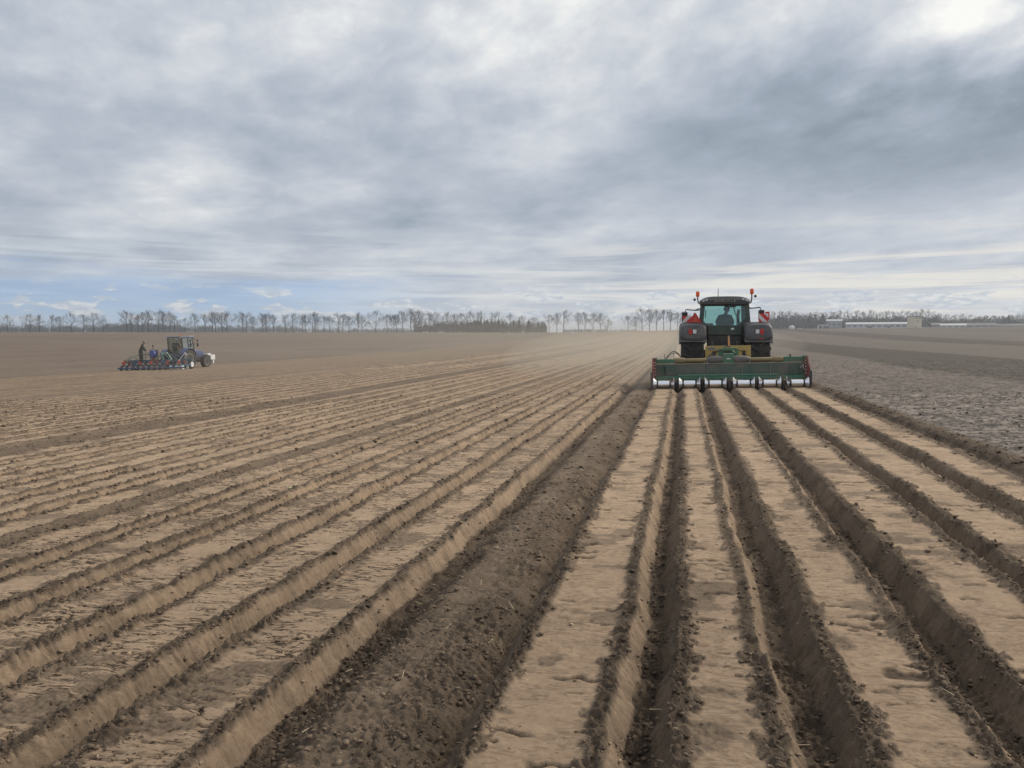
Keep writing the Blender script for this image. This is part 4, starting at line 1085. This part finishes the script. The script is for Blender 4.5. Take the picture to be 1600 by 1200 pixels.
def at_px(u, D, z=None):
    """a place on the land in the direction of photo column u at distance D"""
    x = (u - 800) / 1202; a = -YAW + math.atan(x / math.cos(PITCH))
    X, Y = math.sin(a) * D, math.cos(a) * D
    return X, Y, Gz(X, Y)
trng = random.Random(77)
def ordinal(n): return f"{n}{'th' if 10 < n % 100 < 14 else {1: 'st', 2: 'nd', 3: 'rd'}.get(n % 10, 'th')}"
def bare_tree(u, D, top_y, kind, label, group, base_y=None):
    X, Y, Z = at_px(u, D)
    depth = D * math.cos(math.atan((u - 800) / 1202))
    H = (523 - top_y + 1.2 + trng.uniform(-1.5, 2.0)) / 1202 * depth + CAM_H - Z
    o = thing('bare_tree', label, 'tree', (X, Y, Z - .1), trng.uniform(0, 6.28), group)
    k = H / 15.0; o.scale = (k * trng.uniform(.88, 1.08), k * trng.uniform(.88, 1.08), k)
    for me in TREES[kind]:
        c = bpy.data.objects.new(me.name, me); C.objects.link(c); c.parent = o
    return o
row = [(15, 490, 6), (50, 489, 2), (66, 490, 0), (84, 491, 1), (97, 493, 5), (116, 489, 6), (134, 489, 3), (150, 488, 2), (164, 498, 4),
       (201, 486, 1), (208, 487, 3), (218, 490, 8), (226, 488, 5), (234, 484, 0), (251, 484, 6), (258, 485, 4), (269, 486, 1), (275, 491, 7), (291, 496, 2), (308, 488, 3), (322, 489, 8), (334, 487, 0), (339, 490, 5), (349, 486, 7), (356, 487, 2), (381, 488, 1), (387, 489, 4), (397, 492, 0),
       (412, 489, 2), (418, 489, 7), (429, 492, 8), (447, 492, 4), (458, 491, 1), (474, 492, 0), (478, 492, 3), (489, 487, 6), (494, 488, 2), (507, 493, 5), (517, 494, 8), (531, 490, 6), (537, 491, 1), (547, 491, 7), (560, 489, 0), (566, 492, 4), (589, 486, 2), (607, 490, 5), (615, 488, 7), (620, 491, 8), (629, 485, 3), (643, 483, 1), (648, 484, 4), (656, 485, 0), (671, 486, 7), (684, 488, 2), (698, 488, 1), (710, 490, 3), (722, 488, 5), (735, 485, 6), (750, 487, 2), (774, 488, 4), (797, 488, 6), (815, 495, 1), (833, 493, 7),
       (858, 490, 5), (869, 487, 3), (880, 486, 1), (903, 487, 0), (914, 486, 3), (926, 488, 7), (937, 488, 5), (948, 500, 2)]
for i, (u, ty, k) in enumerate(row):
    look = ('slim', 'rounded', 'broad', 'upright', 'open', 'narrow', 'wide spreading', 'even', 'thin')[k]
    bare_tree(u + trng.uniform(-1, 1), 540 + trng.uniform(-12, 12), ty, k, f'{look} bare tree, {ordinal(i + 1)} from the left in the horizon row', 'bare trees in the row along the horizon')
row2 = [(981, 494, 1), (992, 491, 7), (1003, 480, 6), (1014, 482, 0), (1025, 482, 3), (1036, 483, 5), (1046, 483, 8), (1057, 487, 7), (1068, 486, 1)]
for i, (u, ty, k) in enumerate(row2):
    bare_tree(u, 470 + trng.uniform(-8, 8), ty, k, f'bare tree, {ordinal(i + 1)} from the left in the short row beside the green tractor', 'bare trees in the short row left of the green tractor')

def conifer_mesh(seed, H=9.0):
    r = random.Random(seed); t = MB().tube([(0, 0, -.3), (0, 0, H * .5), (0, 0, H * .97)], [.16, .09, .02], 6); m = MB()
    z = H * .08
    while z < H:
        w = (1 - (z / H) ** 1.7) * H * .20 * r.uniform(.75, 1.2) + .12; n = 11
        for j in range(n):
            a = 6.283 * j / n + r.uniform(-.3, .3); L = w * r.uniform(.7, 1.15); wd = L * .30
            c, s = math.cos(a), math.sin(a); zz = z + r.uniform(-.3, .3)
            for q in range(2):
                zo = q * .16
                m.add([(0, 0, zz + .34 + zo), (c * L * .6 - s * wd, s * L * .6 + c * wd, zz - .02 + zo), (c * L, s * L, zz - .26 - r.random() * .2), (c * L * .6 + s * wd, s * L * .6 - c * wd, zz - .02)], [(0, 1, 2), (0, 2, 3)])
        z += H * .045
    out = []
    for mm, nm, mt in ((t, 'trunk', BARK), (m, 'crown', NEEDLE)):
        me = bpy.data.meshes.new(nm); me.from_pydata(mm.v, [], mm.f); me.materials.append(mt); out.append(me)
    return out
CONI = [conifer_mesh(i) for i in range(4)]
def conifer(u, D, top_y, label, group):
    X, Y, Z = at_px(u, D); depth = D * math.cos(math.atan((u - 800) / 1202)); H = (523 - top_y) / 1202 * depth + CAM_H - Z
    o = thing('conifer', label, 'tree', (X, Y, Z - .1), trng.uniform(0, 6.28), group); k = H / 9.0; o.scale = (k * trng.uniform(1.3, 2.0), k * trng.uniform(1.3, 2.0), k)
    for me in CONI[trng.randrange(4)]:
        c = bpy.data.objects.new(me.name, me); C.objects.link(c); c.parent = o
cu = [736, 742, 747, 751, 757, 762, 768, 773, 779, 786, 791, 803, 811, 826, 841, 846, 850]
for i, u in enumerate(cu):
    conifer(u, 548 + trng.uniform(-6, 10), trng.uniform(498, 504) if u < 840 else 503, f'dark conifer, {ordinal(i + 1)} from the left in the clump amid bare trees', 'dark conifers in the clump on the horizon')
ru = [(1208, 488, 1), (1219, 485, 3), (1230, 486, 2), (1241, 488, 0), (1253, 487, 7), (1264, 488, 5), (1276, 485, 4), (1288, 487, 1), (1299, 486, 3), (1311, 484, 2), (1323, 483, 6), (1334, 484, 1), (1346, 485, 0), (1358, 483, 7), (1370, 486, 4), (1382, 485, 3), (1393, 486, 2), (1404, 483, 6), (1414, 484, 1), (1427, 484, 0), (1438, 483, 2), (1449, 485, 6), (1462, 491, 3), (1474, 490, 1), (1487, 491, 4), (1500, 491, 0), (1512, 491, 2), (1525, 492, 7), (1538, 493, 1), (1550, 493, 3), (1563, 492, 0), (1577, 491, 2), (1590, 489, 4), (1601, 488, 1)]
for i, (u, ty, k) in enumerate(ru):
    bare_tree(u, 745 + trng.uniform(-12, 25), ty, k, f'bare tree, {ordinal(i + 1)} from the green tractor in the wood behind the farm buildings', 'bare trees in the wood on the right')
for i, (u, ty) in enumerate(((1215, 492), (1236, 493), (1262, 492), (1283, 490), (1572, 492))):
    conifer(u, 735, ty, ['dark conifer nearest the green tractor in the right wood', 'second dark conifer from the green tractor in the right wood', 'third dark conifer from the green tractor in the right wood', 'dark conifer behind the grey barn', 'lone dark conifer standing above the low roofs at far right'][i], 'dark conifers in the right wood')

def thicket(name, label, spans, dens, seed, mat):
    """a far wood that reads as one mass: clumps of twig-sized faces on short stems"""
    r = np.random.default_rng(seed); V = []; F = []; b = 0
    for u0, u1, D, y0, y1, dd in spans:
        n = int((u1 - u0) * dens)
        for i in range(n):
            u = r.uniform(u0, u1); X, Y, Z = at_px(u, D + r.uniform(-dd, dd)); px = D / 1202
            H = max(1.0, (523 - (y1 - (y1 - y0) * r.random() ** 2.2)) * px + CAM_H - Z)
            w = H * r.uniform(.25, .5)
            k = 130
            c = r.normal(0, 1, (k, 3)); c /= np.linalg.norm(c, axis=1)[:, None]; c *= r.random((k, 1)) ** .4
            c = c * np.array((w, w, H * .46)) + np.array((X, Y, Z + H * .52))
            s = H * r.uniform(.02, .055, (k, 1, 1))
            tri = r.normal(0, 1, (k, 3, 3)) * s + c[:, None, :]
            V.append(tri.reshape(-1, 3)); F.append(np.arange(k * 3).reshape(-1, 3) + b); b += k * 3
    me = bpy.data.meshes.new(name); V = np.concatenate(V); V[:, 2] = np.maximum(V[:, 2], -2); me.from_pydata(V.tolist(), [], np.concatenate(F).tolist()); me.materials.append(mat)
    o = bpy.data.objects.new(name, me); C.objects.link(o); o['kind'] = 'stuff'; o['label'] = label; o['category'] = 'wood'
thicket('far_wood', 'distant dark wood low on the horizon behind the row of bare trees', [(-60, 175, 1150, 507, 514, 40), (160, 280, 1100, 505, 511, 40), (270, 470, 1150, 507, 514, 40), (470, 660, 1200, 511, 516, 40), (648, 740, 600, 500, 511, 12)], 1.5, 5, SCRUB)
thicket('wood_undergrowth', 'dense dusky undergrowth of the wood behind the farm buildings', [(1190, 1300, 760, 492, 503, 20), (1300, 1460, 770, 494, 503, 20), (1450, 1620, 800, 497, 506, 25), (700, 852, 560, 499, 513, 8), (880, 1000, 620, 513, 516, 20)], 1.7, 6, SCRUB)

# ------------------------------------------------------------------ farm buildings far right
def span(u0, u1, D):
    a = Vector(at_px(u0, D)); b = Vector(at_px(u1, D)); return a, b
def hall(name, label, cat, u0, u1, D, roof_y, eave_y, wallc, roofc, depth=14, bays=0, gable=True):
    a, b = span(u0, u1, D); mid = (a + b) / 2; W = (b - a).xy.length; dpt = D * math.cos(math.atan(((u0 + u1) / 2 - 800) / 1202))
    z0 = Gz(mid.x, mid.y); H = (523 - eave_y) / 1202 * dpt + CAM_H - z0; HR = (523 - roof_y) / 1202 * dpt + CAM_H - z0
    o = thing(name, label, cat, (mid.x, mid.y, z0 - .2), math.atan2(b.y - a.y, b.x - a.x))
    wall = rbox(-W / 2, W / 2, 0, depth, 0, H).build('wall', wallc, o)
    if gable: MB().prism([(-.5, H), (depth / 2, HR), (depth + .5, H)], -W / 2 - .4, W / 2 + .4, 'x').build('roof', roofc, o)
    else: rbox(-W / 2 - .3, W / 2 + .3, -.3, depth + .3, H, HR).build('roof', roofc, o)
    for i in range(bays):
        x = -W / 2 + W * (i + .5) / bays; ww = W / bays * .32
        f = rbox(x - ww, x + ww, -.06, .0, H * .45, H * .75).build('window', GREYM, o); rbox(x - ww * .85, x + ww * .85, -.09, -.062, H * .50, H * .70).build('pane', paint('far_pane', (.10, .13, .16), .2), f)
    return o, W, H, HR
PALEW = paint('pale_cladding', (.50, .53, .55), .7, dust=.25); PALER = paint('pale_roof_sheet', (.46, .48, .50), .6, dust=.25); GREYB = paint('grey_cladding', (.30, .33, .36), .7, dust=.2)
CREAMW = paint('cream_render', (.62, .55, .40), .8, dust=.2); DARKR = paint('dark_roof', (.12, .12, .125), .8, dust=.3); BRICK = paint('brick_wall', (.26, .20, .17), .9, dust=.3)
o, W, H, HR = hall('long_barn', 'long low white barn with a pale roof beyond the stubble', 'barn', 1319, 1415, 700, 503, 506, PALEW, PALER, 16, 10)
for x in (-W * .13, -W * .09, W * .2): rbox(x - .9, x + .9, -.12, -.065, 0, H * .6).build('door', DARKR, o)
o, W, H, HR = hall('grey_barn', 'tall grey-blue barn at the left end of the farm buildings', 'barn', 1289, 1313, 705, 498.5, 501, GREYB, PALER, 14, 3)
o, W, H, HR = hall('open_shed', 'low dark open shed with a white post left of grey barn', 'shed', 1276, 1293, 690, 507, 508.5, DARKR, PALEW, 8, 0, False)
rbox(-W / 2 - .5, -W / 2 + .3, -1.2, -.4, 0, H).build('post', WHITE, o); rbox(-W * .1, -W * .04, -1.2, -.6, 0, H).build('post', WHITE, o)
o, W, H, HR = hall('lean_to', 'small pale lean-to joining the long white barn and the tower', 'shed', 1415, 1424, 702, 506, 507.5, PALEW, PALER, 8, 1, False)
# the cream tower: two faces seen over a corner
X, Y, Z = at_px(1437, 690); dpt = 690 * math.cos(math.atan((1437 - 800) / 1202))
H = (523 - 495) / 1202 * dpt + CAM_H - Z
o = thing('silo_tower', 'cream square farm tower with small dark windows near the top', 'building', (X, Y, Z - .2), R(30))
rbox(-7.4, 0, 0, 7, 0, H).build('wall', CREAMW, o)
rbox(-7.7, .3, -.3, 7.3, H, H + .5).build('roof', DARKR, o)
for x in (-5.6, -3.4, -1.2): f = rbox(x - .55, x + .55, -.08, -.0, H * .84, H * .93).build('window', DARKR, o)
rbox(-5.2, -2.6, -.08, 0, H * .60, H * .66).build('window', DARKR, o)
rbox(-6.8, -5.2, -.1, 0, 0, H * .25).build('door', GREYB, o)
for k, (u0, u1, D, ry, ey, wc, rc, lab) in enumerate(((1452, 1466, 715, 504, 507, BRICK, DARKR, 'small brown outbuilding just right of the cream tower'), (1466, 1506, 712, 505, 508, PALEW, PALER, 'low pale shed right of the brown outbuilding'), (1506, 1552, 720, 504, 508, GREYB, DARKR, 'long dark-roofed barn right of the low pale shed'), (1552, 1612, 725, 505, 508.5, GREYB, DARKR, 'dark-roofed barn at the right edge of the picture'))):
    hall('farm_shed', lab, 'shed', u0, u1, D, ry, ey, wc, rc, 12, 4)
X, Y, Z = at_px(1235, 660)
t = thing('storage_tank', 'white rounded tank standing alone left of the farm buildings', 'tank', (X, Y, Z))
MB().lathe([(0, 1.9), (1.6, 2.3), (2.8, 2.1), (3.6, 1.3), (3.9, .2)], 20, 'z').build('shell', paint('tank_white', (.55, .56, .55), .5, dust=.2), t, smooth=True)
MB().lathe([(-.3, 2.2), (.12, 2.2), (.14, 1.9)], 20, 'z').build('plinth', GREYM, t)

# ------------------------------------------------------------------ bits of straw on the soil
def straw():
    r = np.random.default_rng(9); m = MB()
    for y0, y1, n in ((2.2, 6, 170), (6, 16, 150)):
        y = np.sqrt(r.uniform(y0 * y0, y1 * y1, n)); x = XL(y) + .9 + (XR(y) - XL(y) - 1.8) * r.random(n)
        z, c, k = field(x, y, .0085); z = z + G(x, y)
        for i in range(n):
            if r.random() > (.9 if -1.7 < x[i] < -.9 or x[i] > 3.9 else .35): continue
            L = r.uniform(.015, .06) * (1 if y0 < 6 else 1.4); a = r.uniform(0, 6.28); t = r.uniform(-.25, .25); w = .0016 if y0 < 6 else .003
            p = Vector((x[i], y[i], z[i] + .006)); d = Vector((math.cos(a), math.sin(a), t)) * L
            m.tube([p - d, p, p + d], [w, w * 1.1, w * .8], 3)
    o = m.build('straw_bits', paint('dry_straw', (.46, .38, .24), .8, dust=.2))
    o['kind'] = 'stuff'; o['label'] = 'scattered pale straw bits lying on the soil'; o['category'] = 'straw'
straw()

# ------------------------------------------------------------------ the air: thin haze everywhere, dust raised by the work
def volume(name, col, dens, aniso):
    m = bpy.data.materials.new(name); m.use_nodes = True; t = m.node_tree; t.nodes.clear()
    v = t.nodes.new('ShaderNodeVolumePrincipled'); v.inputs['Color'].default_value = (*col, 1); v.inputs['Density'].default_value = dens; v.inputs['Anisotropy'].default_value = aniso
    o = t.nodes.new('ShaderNodeOutputMaterial'); t.links.new(v.outputs[0], o.inputs['Volume']); return m
hz = rbox(-4300, 4300, -2300, 6300, -6, 42).build('haze', volume('haze_air', (.90, .94, 1.0), .00036, .35))
hz['kind'] = 'stuff'; hz['label'] = 'thin bluish haze over the whole field'; hz['category'] = 'haze'
DUST = [volume('dust_air', (.93, .84, .70), dn, .4) for dn in (.018, .0032, .05)]
for i, (x, y, rx, ry, rz, z, lab) in enumerate(((-3.5, 48, 6, 22, 1.5, .6, 'low tan dust drifting just left of the green tractor'), (-14, 95, 26, 75, 2.6, 1.0, 'pale dust veil spreading over the far rows'), (-1.2, 25.5, 1.2, 2.6, .5, .25, 'small puff of dust at the left end of the bed former'))):
    d = MB().ball((0, 0, 0), 1.0, (rx, ry, rz), 28, 18).build('dust', DUST[i], smooth=True); d.location = (x, y, Gz(x, y) + z)
    d['kind'] = 'stuff'; d['label'] = lab; d['category'] = 'dust'
